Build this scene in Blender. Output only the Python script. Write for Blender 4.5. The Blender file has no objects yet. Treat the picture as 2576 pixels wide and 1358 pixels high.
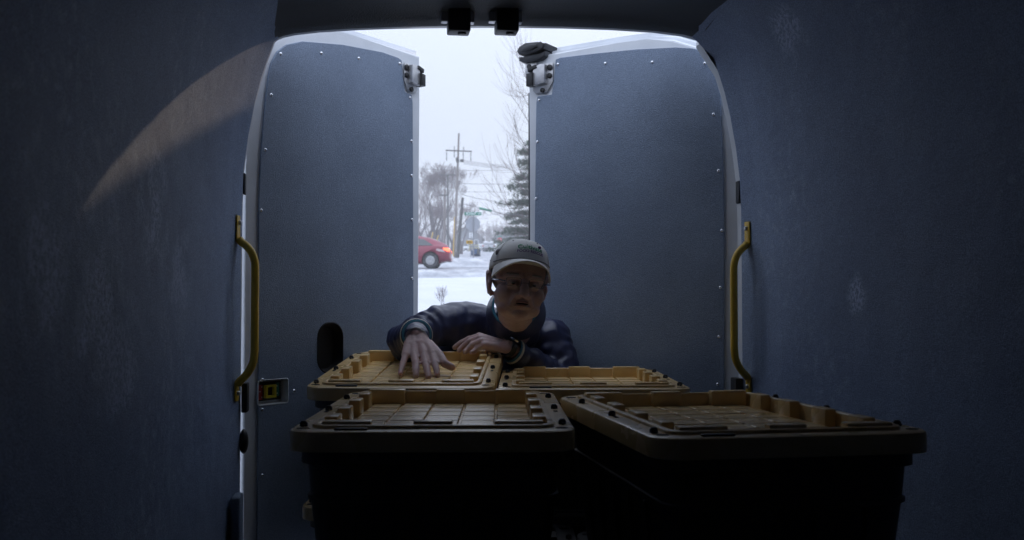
import bpy, bmesh, math, random
from mathutils import Vector, Matrix, Euler, noise
random.seed(7)
R = math.radians
scene = bpy.context.scene
COL = scene.collection

# ------------------------------------------------------------------ camera
F_PX, CX, CY, HOR = 2473.0, 1287.5, 679.0, 760.0      # focal length and van horizon, in pixels of a 2575 wide print
PITCH = math.atan((HOR - CY) / F_PX)
cam_d = bpy.data.cameras.new('camera')
cam = bpy.data.objects.new('camera', cam_d)
COL.objects.link(cam)
cam.rotation_euler = (R(90) + PITCH, 0, 0)
cam_d.sensor_width = 36.0
cam_d.lens = 36.0 * F_PX / 2575.0
cam_d.clip_start = 0.02
cam_d.clip_end = 3000
cam_d.dof.use_dof = True
cam_d.dof.focus_distance = 3.3
cam_d.dof.aperture_fstop = 6.3
scene.camera = cam

VAN_YAW = R(8.3)
SUN_A, SUN_C = 0.81, 0.505
SUN_STRENGTH, SKY_K = 0.7, 0.93

# ------------------------------------------------------------------ world
def van_dir(x, y, z):
    c, s = math.cos(VAN_YAW), math.sin(VAN_YAW)
    return Vector((x * c - y * s, x * s + y * c, z))
to_sun = van_dir(SUN_A, 1.0, SUN_C).normalized()
sun_elev = math.asin(to_sun.z)
world = bpy.data.worlds.new("World")
scene.world = world
world.use_nodes = True
wn, wl = world.node_tree.nodes, world.node_tree.links
wn.clear()
w_out = wn.new('ShaderNodeOutputWorld')
w_bg = wn.new('ShaderNodeBackground')
w_sky = wn.new('ShaderNodeTexSky')
w_sky.sky_type = 'NISHITA'
w_sky.sun_disc = False
w_sky.sun_elevation = sun_elev
w_sky.sun_rotation = math.atan2(to_sun.x, to_sun.y)
w_sky.dust_density = 2.0
w_cloud = wn.new('ShaderNodeTexNoise')
w_cloud.inputs['Scale'].default_value = 1.6
w_cloud.inputs['Detail'].default_value = 3
w_ramp = wn.new('ShaderNodeMix'); w_ramp.data_type = 'RGBA'
w_ramp.inputs[6].default_value = (6.75 * SKY_K, 7.55 * SKY_K, 9.15 * SKY_K, 1)
w_ramp.inputs[7].default_value = (7.25 * SKY_K, 8.0 * SKY_K, 9.5 * SKY_K, 1)
w_mix = wn.new('ShaderNodeMix'); w_mix.data_type = 'RGBA'
w_mix.inputs[0].default_value = 0.93          # an almost closed cloud deck over the blue sky
w_bg.inputs['Strength'].default_value = 0.1
wl.new(w_cloud.outputs[0], w_ramp.inputs[0])
wl.new(w_sky.outputs[0], w_mix.inputs[6])
# overcast deck: brighter overhead than at the horizon, the same all round
w_tc = wn.new('ShaderNodeTexCoord'); w_sep = wn.new('ShaderNodeSeparateXYZ')
w_grad = wn.new('ShaderNodeMapRange'); w_grad.inputs[1].default_value = 0.15; w_grad.inputs[2].default_value = 1.0
w_grad.inputs[3].default_value = 1.0; w_grad.inputs[4].default_value = 3.0
w_mul = wn.new('ShaderNodeVectorMath'); w_mul.operation = 'SCALE'
wl.new(w_tc.outputs['Generated'], w_sep.inputs[0]); wl.new(w_sep.outputs[2], w_grad.inputs[0])
wl.new(w_ramp.outputs[2], w_mul.inputs[0]); wl.new(w_grad.outputs[0], w_mul.inputs['Scale'])
wl.new(w_mul.outputs[0], w_mix.inputs[7])
wl.new(w_mix.outputs[2], w_bg.inputs[0])
wl.new(w_bg.outputs[0], w_out.inputs[0])

sun_d = bpy.data.lights.new('sun', 'SUN')
sun_d.energy = SUN_STRENGTH
sun_d.angle = R(0.5)
sun_d.color = (1.0, 0.72, 0.48)
sun = bpy.data.objects.new('sun', sun_d)
COL.objects.link(sun)
sun.rotation_euler = to_sun.to_track_quat('Z', 'Y').to_euler()

vs = scene.view_settings
vs.view_transform = 'Standard'; vs.look = 'None'; vs.exposure = 0.0; vs.gamma = 1.0; vs.use_curve_mapping = False
scene.cycles.max_bounces = 8
scene.cycles.volume_bounces = 3
scene.cycles.diffuse_bounces = 5
scene.cycles.use_denoising = True
scene.cycles.sample_clamp_indirect = 6.0

# ------------------------------------------------------------------ helpers
def ray(px, py):
    cp, sp = math.cos(PITCH), math.sin(PITCH)
    X, V = px - CX, CY - py
    return Vector((X, F_PX * cp - V * sp, F_PX * sp + V * cp))
def at(px, py, D):
    r = ray(px, py)
    return r * (D / r.y)
def to_van(v):
    c, s = math.cos(VAN_YAW), math.sin(VAN_YAW)
    return Vector((v.x * c + v.y * s, -v.x * s + v.y * c, v.z))
def on_back(px, py, Y):
    """Where the line of sight meets the van's cross plane at depth Y, in the van's own axes."""
    r = to_van(ray(px, py))
    return r * (Y / r.y)

def tag(o, label=None, cat=None, group=None, kind=None):
    if label: o['label'] = label
    if cat: o['category'] = cat
    if group: o['group'] = group
    if kind: o['kind'] = kind
    return o
def empty(name, loc=(0, 0, 0), rot=(0, 0, 0), **k):
    o = bpy.data.objects.new(name, None)
    COL.objects.link(o); o.location = loc; o.rotation_euler = rot
    o.empty_display_size = 0.1
    return tag(o, **k)
def mesh_from_bm(name, bm, mats, smooth=35):
    bmesh.ops.recalc_face_normals(bm, faces=bm.faces[:])
    me = bpy.data.meshes.new(name)
    bm.to_mesh(me); bm.free()
    if not isinstance(mats, (list, tuple)): mats = [mats]
    for m in mats: me.materials.append(m)
    if smooth:
        me.shade_smooth()
        me.set_sharp_from_angle(angle=R(smooth))
    return me
def obj(name, bm_or_me, mats=None, parent=None, smooth=35, loc=None, rot=None):
    me = bm_or_me if isinstance(bm_or_me, bpy.types.Mesh) else mesh_from_bm(name, bm_or_me, mats, smooth)
    o = bpy.data.objects.new(name, me)
    COL.objects.link(o)
    if parent: o.parent = parent
    if loc is not None: o.location = loc
    if rot is not None: o.rotation_euler = rot
    return o

def add_box(bm, lo, hi, mi=0, M=None, bev=0.0, seg=2):
    x0, y0, z0 = lo; x1, y1, z1 = hi
    vs_ = [bm.verts.new(p) for p in ((x0,y0,z0),(x1,y0,z0),(x1,y1,z0),(x0,y1,z0),(x0,y0,z1),(x1,y0,z1),(x1,y1,z1),(x0,y1,z1))]
    fs = [bm.faces.new([vs_[i] for i in f]) for f in ((3,2,1,0),(4,5,6,7),(0,1,5,4),(1,2,6,5),(2,3,7,6),(3,0,4,7))]
    for f in fs: f.material_index = mi
    allv = vs_
    if bev > 0:
        es = list({e for f in fs for e in f.edges})
        r = bmesh.ops.bevel(bm, geom=es, offset=bev, segments=seg, affect='EDGES', profile=0.5)
        allv = list({v for v in r['verts']} | {v for v in vs_ if v.is_valid})
        for f in r['faces']: f.material_index = mi
    if M is not None:
        bmesh.ops.transform(bm, matrix=M, verts=[v for v in allv if v.is_valid])
    return allv
def frames_along(pts):
    out = []; n = len(pts)
    up = Vector((0, 0, 1))
    prev = None
    for i in range(n):
        t = (pts[min(i + 1, n - 1)] - pts[max(i - 1, 0)]).normalized()
        if prev is None:
            a = t.cross(up)
            if a.length < 1e-3: a = t.cross(Vector((1, 0, 0)))
            a.normalize()
        else:
            a = prev - t * prev.dot(t)
            if a.length < 1e-6: a = t.orthogonal()
            a.normalize()
        prev = a
        out.append((t, a, t.cross(a).normalized()))
    return out
def add_tube(bm, pts, rad, seg=8, mi=0, closed=False, caps=True, flat=None):
    pts = [Vector(p) for p in pts]
    if not isinstance(rad, (list, tuple)): rad = [rad] * len(pts)
    fr = frames_along(pts)
    rings = []
    for p, r, (t, a, b) in zip(pts, rad, fr):
        rings.append([bm.verts.new(p + a * (math.cos(2*math.pi*k/seg) * r) + b * (math.sin(2*math.pi*k/seg) * r * (flat or 1))) for k in range(seg)])
    m = len(rings)
    for i in range(m if closed else m - 1):
        A, B = rings[i], rings[(i + 1) % m]
        for k in range(seg):
            f = bm.faces.new((A[k], A[(k+1) % seg], B[(k+1) % seg], B[k])); f.material_index = mi
    if caps and not closed:
        for rg in (rings[0][::-1], rings[-1]):
            f = bm.faces.new(rg); f.material_index = mi
    return rings
def smooth_path(pts, n=6, closed=False):
    pts = [Vector(p) for p in pts]; out = []; m = len(pts)
    for i in range(m if closed else m - 1):
        if closed: p0, p1, p2, p3 = pts[i-1], pts[i], pts[(i+1) % m], pts[(i+2) % m]
        else: p0, p1, p2, p3 = pts[max(i-1,0)], pts[i], pts[i+1], pts[min(i+2, m-1)]
        for k in range(n):
            t = k / n
            out.append(0.5 * ((2*p1) + (-p0+p2)*t + (2*p0-5*p1+4*p2-p3)*t*t + (-p0+3*p1-3*p2+p3)*t**3))
    if not closed: out.append(pts[-1])
    return out
def add_prism(bm, outline, d0, d1, basis, mi=0, bev=0.0, seg=2):
    """outline: 2D points; basis(u, v, n) -> 3D; a plate from depth d0 to d1."""
    A = [bm.verts.new(basis(u, v, d0)) for u, v in outline]
    B = [bm.verts.new(basis(u, v, d1)) for u, v in outline]
    fs = [bm.faces.new(A[::-1]), bm.faces.new(B)]
    n = len(A)
    for i in range(n):
        fs.append(bm.faces.new((A[i], A[(i+1) % n], B[(i+1) % n], B[i])))
    for f in fs: f.material_index = mi
    if bev:
        es = [e for e in fs[1].edges]
        r = bmesh.ops.bevel(bm, geom=es, offset=bev, segments=seg, affect='EDGES', profile=0.5)
        for f in r['faces']: f.material_index = mi
def add_ico(bm, c, r, sub=2, mi=0, M=None):
    res = bmesh.ops.create_icosphere(bm, subdivisions=sub, radius=1.0)
    r = r if isinstance(r, (list, tuple)) else (r, r, r)
    T = Matrix.Translation(c) @ (M.to_4x4() if M is not None else Matrix.Identity(4)) @ Matrix.Diagonal((r[0], r[1], r[2], 1))
    bmesh.ops.transform(bm, matrix=T, verts=res['verts'])
    if mi:
        for v in res['verts']:
            for f in v.link_faces: f.material_index = mi
    return res['verts']
def add_cap(bm, a, b, ra, rb, n=10):
    """A tapered capsule for later voxel union."""
    a, b = Vector(a), Vector(b)
    L = (b - a).length
    k = max(2, int(L / (min(ra, rb) * 0.45)) + 1)
    k = min(k, 24)
    for i in range(k + 1):
        t = i / k
        add_ico(bm, a.lerp(b, t), ra + (rb - ra) * t, sub=2)
def rounded_rect(a, b, r, n=5):
    pts = []
    for cx, cy, a0 in ((a - r, b - r, 0), (-a + r, b - r, 90), (-a + r, -b + r, 180), (a - r, -b + r, 270)):
        for i in range(n + 1):
            t = R(a0 + 90 * i / n)
            pts.append((cx + r * math.cos(t), cy + r * math.sin(t)))
    return pts
def loft(bm, rings, closed=True, mi=0, cap0=False, cap1=False):
    V = [[bm.verts.new(p) for p in rg] for rg in rings]
    n = len(V[0])
    for A, B in zip(V[:-1], V[1:]):
        for k in range(n if closed else n - 1):
            f = bm.faces.new((A[k], A[(k+1) % n], B[(k+1) % n], B[k])); f.material_index = mi
    if cap0: bm.faces.new(V[0][::-1]).material_index = mi
    if cap1: bm.faces.new(V[-1]).material_index = mi
    return V
def interp(tab, x):
    if x <= tab[0][0]: return tab[0][1]
    for (a, fa), (b, fb) in zip(tab[:-1], tab[1:]):
        if x <= b: return fa + (fb - fa) * (x - a) / (b - a)
    return tab[-1][1]
def sstep(a, b, x):
    t = max(0.0, min(1.0, (x - a) / (b - a)))
    return t * t * (3 - 2 * t)
def remesh(bm, name, voxel, smooth_it=4):
    me = bpy.data.meshes.new(name); bm.to_mesh(me); bm.free()
    o = bpy.data.objects.new('tmp', me); COL.objects.link(o)
    m = o.modifiers.new('r', 'REMESH'); m.mode = 'VOXEL'; m.voxel_size = voxel; m.adaptivity = 0
    if smooth_it:
        s = o.modifiers.new('s', 'SMOOTH'); s.factor = 0.5; s.iterations = smooth_it
    dg = bpy.context.evaluated_depsgraph_get()
    out = bpy.data.meshes.new_from_object(o.evaluated_get(dg))
    bpy.data.objects.remove(o); bpy.data.meshes.remove(me)
    out.name = name; out.materials.clear()
    out.shade_smooth()
    return out
def cut(o, cutters):
    """Cut holes into mesh object o and keep the result as its plain mesh."""
    ms = []
    for c in cutters:
        m = o.modifiers.new('b', 'BOOLEAN'); m.operation = 'DIFFERENCE'; m.object = c; m.solver = 'EXACT'
    dg = bpy.context.evaluated_depsgraph_get(); dg.update()
    me = bpy.data.meshes.new_from_object(o.evaluated_get(dg))
    o.modifiers.clear(); o.data = me
    for c in cutters: bpy.data.objects.remove(c)

# ------------------------------------------------------------------ materials
def mat(name, color, rough=0.6, metal=0.0, spec=0.5, bump=None, bump2=None, vary=None, vary_scale=5.0, rough_vary=0.0,
        emit=None, emit_s=0.0, sss=0.0, coat=0.0, trans=0.0, scuff=None, speck=None):
    m = bpy.data.materials.new(name); m.use_nodes = True
    nt = m.node_tree; N, L = nt.nodes, nt.links
    p = N['Principled BSDF']
    p.inputs['Base Color'].default_value = (*color, 1)
    p.inputs['Roughness'].default_value = rough
    p.inputs['Metallic'].default_value = metal
    p.inputs['Specular IOR Level'].default_value = spec
    p.inputs['Coat Weight'].default_value = coat
    p.inputs['Coat Roughness'].default_value = 0.12
    p.inputs['Transmission Weight'].default_value = trans
    if sss:
        p.inputs['Subsurface Weight'].default_value = sss
        p.inputs['Subsurface Radius'].default_value = (0.02, 0.006, 0.003)
        p.inputs['Subsurface Scale'].default_value = 1.0
    if emit:
        p.inputs['Emission Color'].default_value = (*emit, 1)
        p.inputs['Emission Strength'].default_value = emit_s
    tc = N.new('ShaderNodeTexCoord')
    col_out = None
    if vary:
        nz = N.new('ShaderNodeTexNoise'); nz.inputs['Scale'].default_value = vary_scale; nz.inputs['Detail'].default_value = 5
        L.new(tc.outputs['Object'], nz.inputs['Vector'])
        mr = N.new('ShaderNodeMapRange'); mr.inputs[1].default_value = 0.35; mr.inputs[2].default_value = 0.65
        L.new(nz.outputs[0], mr.inputs[0])
        mx = N.new('ShaderNodeMix'); mx.data_type = 'RGBA'
        mx.inputs[6].default_value = (*color, 1); mx.inputs[7].default_value = (*vary, 1)
        L.new(mr.outputs[0], mx.inputs[0]); col_out = mx.outputs[2]
        if rough_vary:
            mr2 = N.new('ShaderNodeMapRange'); mr2.inputs[1].default_value = 0.3; mr2.inputs[2].default_value = 0.7
            mr2.inputs[3].default_value = rough - rough_vary; mr2.inputs[4].default_value = rough + rough_vary
            L.new(nz.outputs[0], mr2.inputs[0]); L.new(mr2.outputs[0], p.inputs['Roughness'])
    if scuff:
        # rubbed patches: fine scratches inside broad worn areas
        nb = N.new('ShaderNodeTexNoise'); nb.inputs['Scale'].default_value = 1.7; nb.inputs['Detail'].default_value = 2
        nf = N.new('ShaderNodeTexNoise'); nf.inputs['Scale'].default_value = 34; nf.inputs['Detail'].default_value = 6
        L.new(tc.outputs['Object'], nb.inputs['Vector']); L.new(tc.outputs['Object'], nf.inputs['Vector'])
        a = N.new('ShaderNodeMapRange'); a.inputs[1].default_value = 0.5; a.inputs[2].default_value = 0.68
        b = N.new('ShaderNodeMapRange'); b.inputs[1].default_value = 0.5; b.inputs[2].default_value = 0.72
        L.new(nb.outputs[0], a.inputs[0]); L.new(nf.outputs[0], b.inputs[0])
        mu = N.new('ShaderNodeMath'); mu.operation = 'MULTIPLY'
        L.new(a.outputs[0], mu.inputs[0]); L.new(b.outputs[0], mu.inputs[1])
        mx2 = N.new('ShaderNodeMix'); mx2.data_type = 'RGBA'
        if col_out: L.new(col_out, mx2.inputs[6])
        else: mx2.inputs[6].default_value = (*color, 1)
        mx2.inputs[7].default_value = (*scuff, 1)
        L.new(mu.outputs[0], mx2.inputs[0]); col_out = mx2.outputs[2]
    if speck:
        # salt and pepper fibres of the sprayed coating
        sc_, lo_, hi_ = speck
        ns = N.new('ShaderNodeTexNoise'); ns.inputs['Scale'].default_value = sc_; ns.inputs['Detail'].default_value = 3
        L.new(tc.outputs['Object'], ns.inputs['Vector'])
        ms = N.new('ShaderNodeMapRange'); ms.inputs[1].default_value = 0.35; ms.inputs[2].default_value = 0.65
        ms.inputs[3].default_value = lo_; ms.inputs[4].default_value = hi_
        L.new(ns.outputs[0], ms.inputs[0])
        hs = N.new('ShaderNodeHueSaturation')
        L.new(ms.outputs[0], hs.inputs['Value'])
        if col_out: L.new(col_out, hs.inputs['Color'])
        else: hs.inputs['Color'].default_value = (*color, 1)
        col_out = hs.outputs[0]
    if col_out: L.new(col_out, p.inputs['Base Color'])
    last = None
    for bp in (bump, bump2):
        if not bp: continue
        sc, st, dist = bp
        nz = N.new('ShaderNodeTexNoise'); nz.inputs['Scale'].default_value = sc; nz.inputs['Detail'].default_value = 4
        L.new(tc.outputs['Object'], nz.inputs['Vector'])
        b = N.new('ShaderNodeBump'); b.inputs['Strength'].default_value = st; b.inputs['Distance'].default_value = dist
        L.new(nz.outputs[0], b.inputs['Height'])
        if last: L.new(last, b.inputs['Normal'])
        last = b.outputs[0]
    if last: L.new(last, p.inputs['Normal'])
    return m

LIN, LIN_D = (0.245, 0.32, 0.475), (0.21, 0.268, 0.37)
M = {}
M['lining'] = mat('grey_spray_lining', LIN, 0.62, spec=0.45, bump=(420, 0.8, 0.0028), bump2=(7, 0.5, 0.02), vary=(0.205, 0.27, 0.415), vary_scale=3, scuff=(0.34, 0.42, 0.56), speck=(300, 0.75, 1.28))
M['door_lining'] = mat('grey_door_lining', LIN_D, 0.5, spec=0.5, bump=(400, 0.8, 0.0028), bump2=(4, 0.25, 0.02), vary=(0.175, 0.225, 0.315), vary_scale=4, speck=(330, 0.78, 1.25))
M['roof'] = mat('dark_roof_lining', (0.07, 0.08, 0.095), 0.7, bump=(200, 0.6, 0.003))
M['floor'] = mat('van_floor_mat', (0.05, 0.05, 0.055), 0.7, bump=(120, 0.6, 0.003))
M['white'] = mat('white_van_paint', (0.72, 0.75, 0.80), 0.35, coat=0.5, vary=(0.64, 0.67, 0.72), vary_scale=9)
M['rubber'] = mat('black_rubber', (0.03, 0.032, 0.038), 0.55, bump=(90, 0.3, 0.002))
M['black'] = mat('black_plastic', (0.016, 0.016, 0.018), 0.5, bump=(150, 0.3, 0.001))
M['steel'] = mat('zinc_plated_steel', (0.55, 0.55, 0.56), 0.38, metal=0.85, vary=(0.42, 0.42, 0.44), vary_scale=40)
M['rivet'] = mat('bright_rivet', (0.7, 0.72, 0.76), 0.22, metal=0.9)
M['handle'] = mat('yellow_handle_paint', (0.80, 0.53, 0.05), 0.42, coat=0.3, vary=(0.70, 0.45, 0.04), vary_scale=25)
M['yellow'] = mat('yellow_lid_plastic', (0.82, 0.59, 0.28), 0.28, spec=0.8, vary=(0.73, 0.50, 0.21), vary_scale=6, rough_vary=0.12, bump=(300, 0.2, 0.001), sss=0.0)
M['tote'] = mat('black_tote_plastic', (0.055, 0.055, 0.058), 0.5, bump=(220, 0.3, 0.001), vary=(0.07, 0.07, 0.074), vary_scale=12)
M['hole'] = mat('dark_hole', (0.012, 0.01, 0.01), 0.9)
M['red_label'] = mat('red_label', (0.45, 0.03, 0.03), 0.5)
M['green_label'] = mat('green_label', (0.03, 0.22, 0.17), 0.5)
M['dot'] = mat('label_print', (0.7, 0.7, 0.7), 0.6)
M['latch_yellow'] = mat('yellow_latch_plastic', (0.6, 0.5, 0.04), 0.4)

# ------------------------------------------------------------------ the van
van = empty('cargo_van', (0, 0, 0), (0, 0, VAN_YAW),
            label='white cargo van seen from inside, grey sprayed walls and both rear doors open', cat='van')
YB = 3.036                 # plane of the rear opening
FLOOR_Z, ROOF_Z = -0.935, 1.08
XL, XR = -0.376, 1.193
side_tab = [(on_back(px, py, YB).z, on_back(px, py, YB).x) for px, py in ((607, 640), (608, 520), (613, 420), (630, 300), (655, 200), (672, 150), (690, 101))]
lean_tab = [(-2, 0.0)] + [(z, x - side_tab[0][1]) for z, x in side_tab] + [(0.9, 0.21), (1.0, 0.36), (1.1, 0.6)]
XL = side_tab[0][1]
def bulge(y):
    return interp([(-1.2, 0.075), (1.6, 0.08), (2.4, 0.06), (2.8, 0.032), (2.955, 0.020), (YB, 0.0)], y)
def wall_x(side, y, z):
    l = interp(lean_tab, z)
    return (XL - bulge(y) + l) if side < 0 else (XR + bulge(y) - l)
zs = [FLOOR_Z, -0.6, -0.3, 0, 0.2, 0.3, 0.4, 0.5, 0.6, 0.68, 0.74, 0.79, 0.84, 0.9, 0.96, 1.02, 1.08]
ys = [-1.0, -0.5, 0, 0.5, 1.0, 1.4, 1.8, 2.1, 2.4, 2.6, 2.8, 2.9, 2.95, 2.962, 3.0, YB]
for side in (-1, 1):
    bm = bmesh.new()
    rows = []
    for y in ys:
        top = 1.08 if y < 2.7 else 1.08
        rows.append([(wall_x(side, y, z), y, z) for z in zs])
    # the cut edge of the lining turns outwards
    rows.append([(wall_x(side, YB, z) - side * -0.012, YB + 0.006, z) for z in zs])
    loft(bm, rows, closed=False)
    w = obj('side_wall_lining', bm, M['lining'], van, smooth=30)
    w['label'] = 'grey wall lining on the side by the sunlit streak' if side < 0 else 'darker grey wall lining with a scuffed patch'

# wall scuffs, with the left wall's bluish sheen painted into their colour
def on_wall(side, px, py):
    r = to_van(ray(px, py))
    x = XL - 0.06 if side < 0 else XR + 0.06
    for _ in range(4):
        p = r * (x / r.x); x = wall_x(side, p.y, p.z)
    return r * (x / r.x)
def wear_and_sheen(m, spots):
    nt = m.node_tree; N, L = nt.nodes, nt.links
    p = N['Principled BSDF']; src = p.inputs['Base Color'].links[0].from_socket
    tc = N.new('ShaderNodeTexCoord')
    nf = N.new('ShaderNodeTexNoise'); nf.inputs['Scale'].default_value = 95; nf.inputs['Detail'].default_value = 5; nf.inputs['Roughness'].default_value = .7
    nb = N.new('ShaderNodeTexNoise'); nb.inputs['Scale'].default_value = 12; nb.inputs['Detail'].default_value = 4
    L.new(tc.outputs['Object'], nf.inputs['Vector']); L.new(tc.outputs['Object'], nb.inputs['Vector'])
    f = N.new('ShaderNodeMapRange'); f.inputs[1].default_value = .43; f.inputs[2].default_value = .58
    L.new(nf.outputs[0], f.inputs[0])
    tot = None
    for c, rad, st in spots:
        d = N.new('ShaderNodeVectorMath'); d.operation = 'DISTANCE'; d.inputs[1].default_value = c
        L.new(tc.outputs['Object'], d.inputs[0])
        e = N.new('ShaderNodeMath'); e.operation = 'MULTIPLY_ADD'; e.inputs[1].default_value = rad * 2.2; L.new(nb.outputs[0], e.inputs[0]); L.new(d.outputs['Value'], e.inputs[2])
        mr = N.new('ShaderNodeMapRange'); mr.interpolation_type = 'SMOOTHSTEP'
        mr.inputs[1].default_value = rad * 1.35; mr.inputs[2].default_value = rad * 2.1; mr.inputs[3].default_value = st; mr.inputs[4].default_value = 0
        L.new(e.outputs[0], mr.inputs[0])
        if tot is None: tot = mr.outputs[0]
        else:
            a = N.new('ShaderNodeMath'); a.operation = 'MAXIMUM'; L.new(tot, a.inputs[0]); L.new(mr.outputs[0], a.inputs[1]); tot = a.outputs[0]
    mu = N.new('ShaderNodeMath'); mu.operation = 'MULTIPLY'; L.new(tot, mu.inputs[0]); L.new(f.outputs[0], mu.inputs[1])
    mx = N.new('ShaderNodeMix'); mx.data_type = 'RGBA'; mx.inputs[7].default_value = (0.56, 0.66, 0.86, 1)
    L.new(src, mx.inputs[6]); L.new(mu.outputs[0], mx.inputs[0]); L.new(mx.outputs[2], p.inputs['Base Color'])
wear_and_sheen(M['lining'], [(on_wall(-1, 250, 760), .17, .9), (on_wall(-1, 120, 640), .14, .8), (on_wall(-1, 390, 520), .14, .7), (on_wall(-1, 450, 690), .12, .5), (on_wall(-1, 300, 900), .14, .6),
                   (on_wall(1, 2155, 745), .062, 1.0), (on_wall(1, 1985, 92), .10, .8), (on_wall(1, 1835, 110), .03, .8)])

# header above the opening and roof lining
head_px = [(690, 101), (697, 95), (712, 89), (740, 83), (800, 76), (900, 70), (1000, 66.5), (1140, 64.5), (1287, 64), (1420, 66), (1540, 70), (1650, 77), (1720, 86), (1765, 98), (1790, 111)]
head = [on_back(px, py, YB) for px, py in head_px]
# end it exactly on the right wall
zr = head[-1].z
head[-1] = Vector((wall_x(1, YB, zr), YB, zr))
head[0] = Vector((wall_x(-1, YB, head[0].z), YB, head[0].z))
def header_row(y, dz, flat):
    out = []
    for p in head:
        z = (p.z + dz) * (1 - flat) + 0.885 * flat
        x = p.x
        lo, hi = wall_x(-1, y, z) + 0.0, wall_x(1, y, z)
        t = (p.x - head[0].x) / (head[-1].x - head[0].x)
        out.append((lo + (hi - lo) * t, y, z))
    return out
bm = bmesh.new()
rows = [[(p.x, YB + 0.012, p.z + 0.015) for p in head], [(p.x, YB + 0.006, p.z) for p in head], [(p.x, YB - 0.004, p.z - 0.001) for p in head],
        header_row(YB - 0.05, 0.010, 0.0), header_row(YB - 0.07, 0.020, 0.0), header_row(YB - 0.2, 0.028, 0.35), header_row(YB - 0.36, 0.03, 0.8), header_row(YB - 0.46, 0.05, 1.0)]
last = rows[-1]
rows.append([(x, y - 0.10, 1.06) for x, y, z in last])
loft(bm, rows, closed=False)
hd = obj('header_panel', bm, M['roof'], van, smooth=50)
bm = bmesh.new()
loft(bm, [[(-0.45, -1.0, 1.06), (1.27, -1.0, 1.06)], [(-0.45, 2.5, 1.06), (1.27, 2.5, 1.06)]], closed=False)
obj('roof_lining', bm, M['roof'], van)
for i in range(3):
    bm = bmesh.new()
    y = 0.0 + i * 0.8
    add_box(bm, (-0.4, y, 1.02), (1.22, y + 0.07, 1.058), bev=0.01)
    obj('roof_rib', bm, M['roof'], van)
bm = bmesh.new(); add_box(bm, (-0.50, -1.0, FLOOR_Z - 0.04), (1.32, YB + 0.03, FLOOR_Z)); obj('load_floor', bm, M['floor'], van)
bm = bmesh.new(); add_box(bm, (-0.50, -1.04, FLOOR_Z), (1.32, -1.0, 1.1)); obj('cab_bulkhead', bm, M['lining'], van)

# white body round the opening
outline = [(wall_x(-1, YB, z), z) for z in [FLOOR_Z, -0.5, -0.2, 0, 0.2, 0.3, 0.4, 0.5, 0.6, 0.68, 0.74]] + [(p.x, p.z) for p in head] + \
          [(wall_x(1, YB, z), z) for z in [0.74, 0.68, 0.6, 0.5, 0.4, 0.3, 0.2, 0, -0.2, -0.5, FLOOR_Z]]
cxm = (XL + XR) / 2
def off(pts, d, dz=None):
    out = []
    n = len(pts)
    for i, (x, z) in enumerate(pts):
        a = Vector(pts[max(i - 1, 0)]); b = Vector(pts[min(i + 1, n - 1)])
        t = (b - a).normalized(); nn = Vector((-t.y, t.x))
        out.append((x + nn.x * d, z + nn.y * d))
    return out
bm = bmesh.new()
rows = []
for d, y in ((0.004, YB + 0.001), (0.002, YB + 0.035), (0.014, YB + 0.05), (0.016, YB + 0.075), (0.05, YB + 0.079), (0.075, YB + 0.07), (0.135, YB + 0.06), (0.15, YB + 0.03), (0.15, 1.5), (0.15, -1.1)):
    rows.append([(x, y, z) for x, z in off(outline, d)])
loft(bm, rows, closed=False)
obj('body_shell', bm, M['white'], van, smooth=40)
bm = bmesh.new(); add_box(bm, (-0.5, YB + 0.02, FLOOR_Z - 0.25), (1.32, YB + 0.16, FLOOR_Z - 0.05), bev=0.02); obj('rear_bumper', bm, M['black'], van)
bm = bmesh.new(); add_box(bm, (-0.45, -3.0, FLOOR_Z - 0.3), (1.27, YB, FLOOR_Z - 0.045)); obj('chassis', bm, M['black'], van)
def make_wheel(name, r, w, parent, loc, rot, seg=24):
    bm = bmesh.new()
    prof = [(r*0.62, -w/2), (r*0.93, -w/2), (r, -w*0.36), (r, w*0.36), (r*0.93, w/2), (r*0.62, w/2)]
    rings = [[(rr*math.cos(2*math.pi*k/seg), y, rr*math.sin(2*math.pi*k/seg)) for k in range(seg)] for rr, y in prof]
    loft(bm, rings + [rings[0]])
    ty = obj(name, bm, M['tyre'], parent, loc=loc, rot=rot)
    bm = bmesh.new()
    rings = [[(rr*math.cos(2*math.pi*k/seg), y, rr*math.sin(2*math.pi*k/seg)) for k in range(seg)] for rr, y in ((r*0.63, w/2-0.005), (r*0.6, w/2+0.002), (r*0.56, w/2-0.03), (r*0.02, w/2-0.035))]
    loft(bm, rings, cap1=True)
    for k in range(5):
        a = 2*math.pi*k/5
        Mx = Matrix.Rotation(-a, 4, 'Y')
        add_box(bm, (0, w/2-0.034, -r*0.10), (r*0.58, w/2-0.006, r*0.10), M=Mx, bev=0.006)
    add_ico(bm, (0, w/2-0.01, 0), (r*0.12, 0.012, r*0.12), sub=1)
    obj('rim', bm, M['rim'], ty)
    return ty
M['tyre'] = mat('tyre_rubber', (0.03, 0.03, 0.032), 0.85, bump=(60, 0.5, 0.01), vary=(0.10, 0.10, 0.11), vary_scale=8)
M['rim'] = mat('silver_alloy', (0.55, 0.56, 0.58), 0.35, metal=0.6, vary=(0.4, 0.4, 0.42), vary_scale=8)
for x, rz in ((-0.40, 180), (1.22, 0)):
    make_wheel('wheel', 0.34, 0.2, van, (x, 1.9, FLOOR_Z - 0.34), (0, 0, R(rz - 90)))

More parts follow.
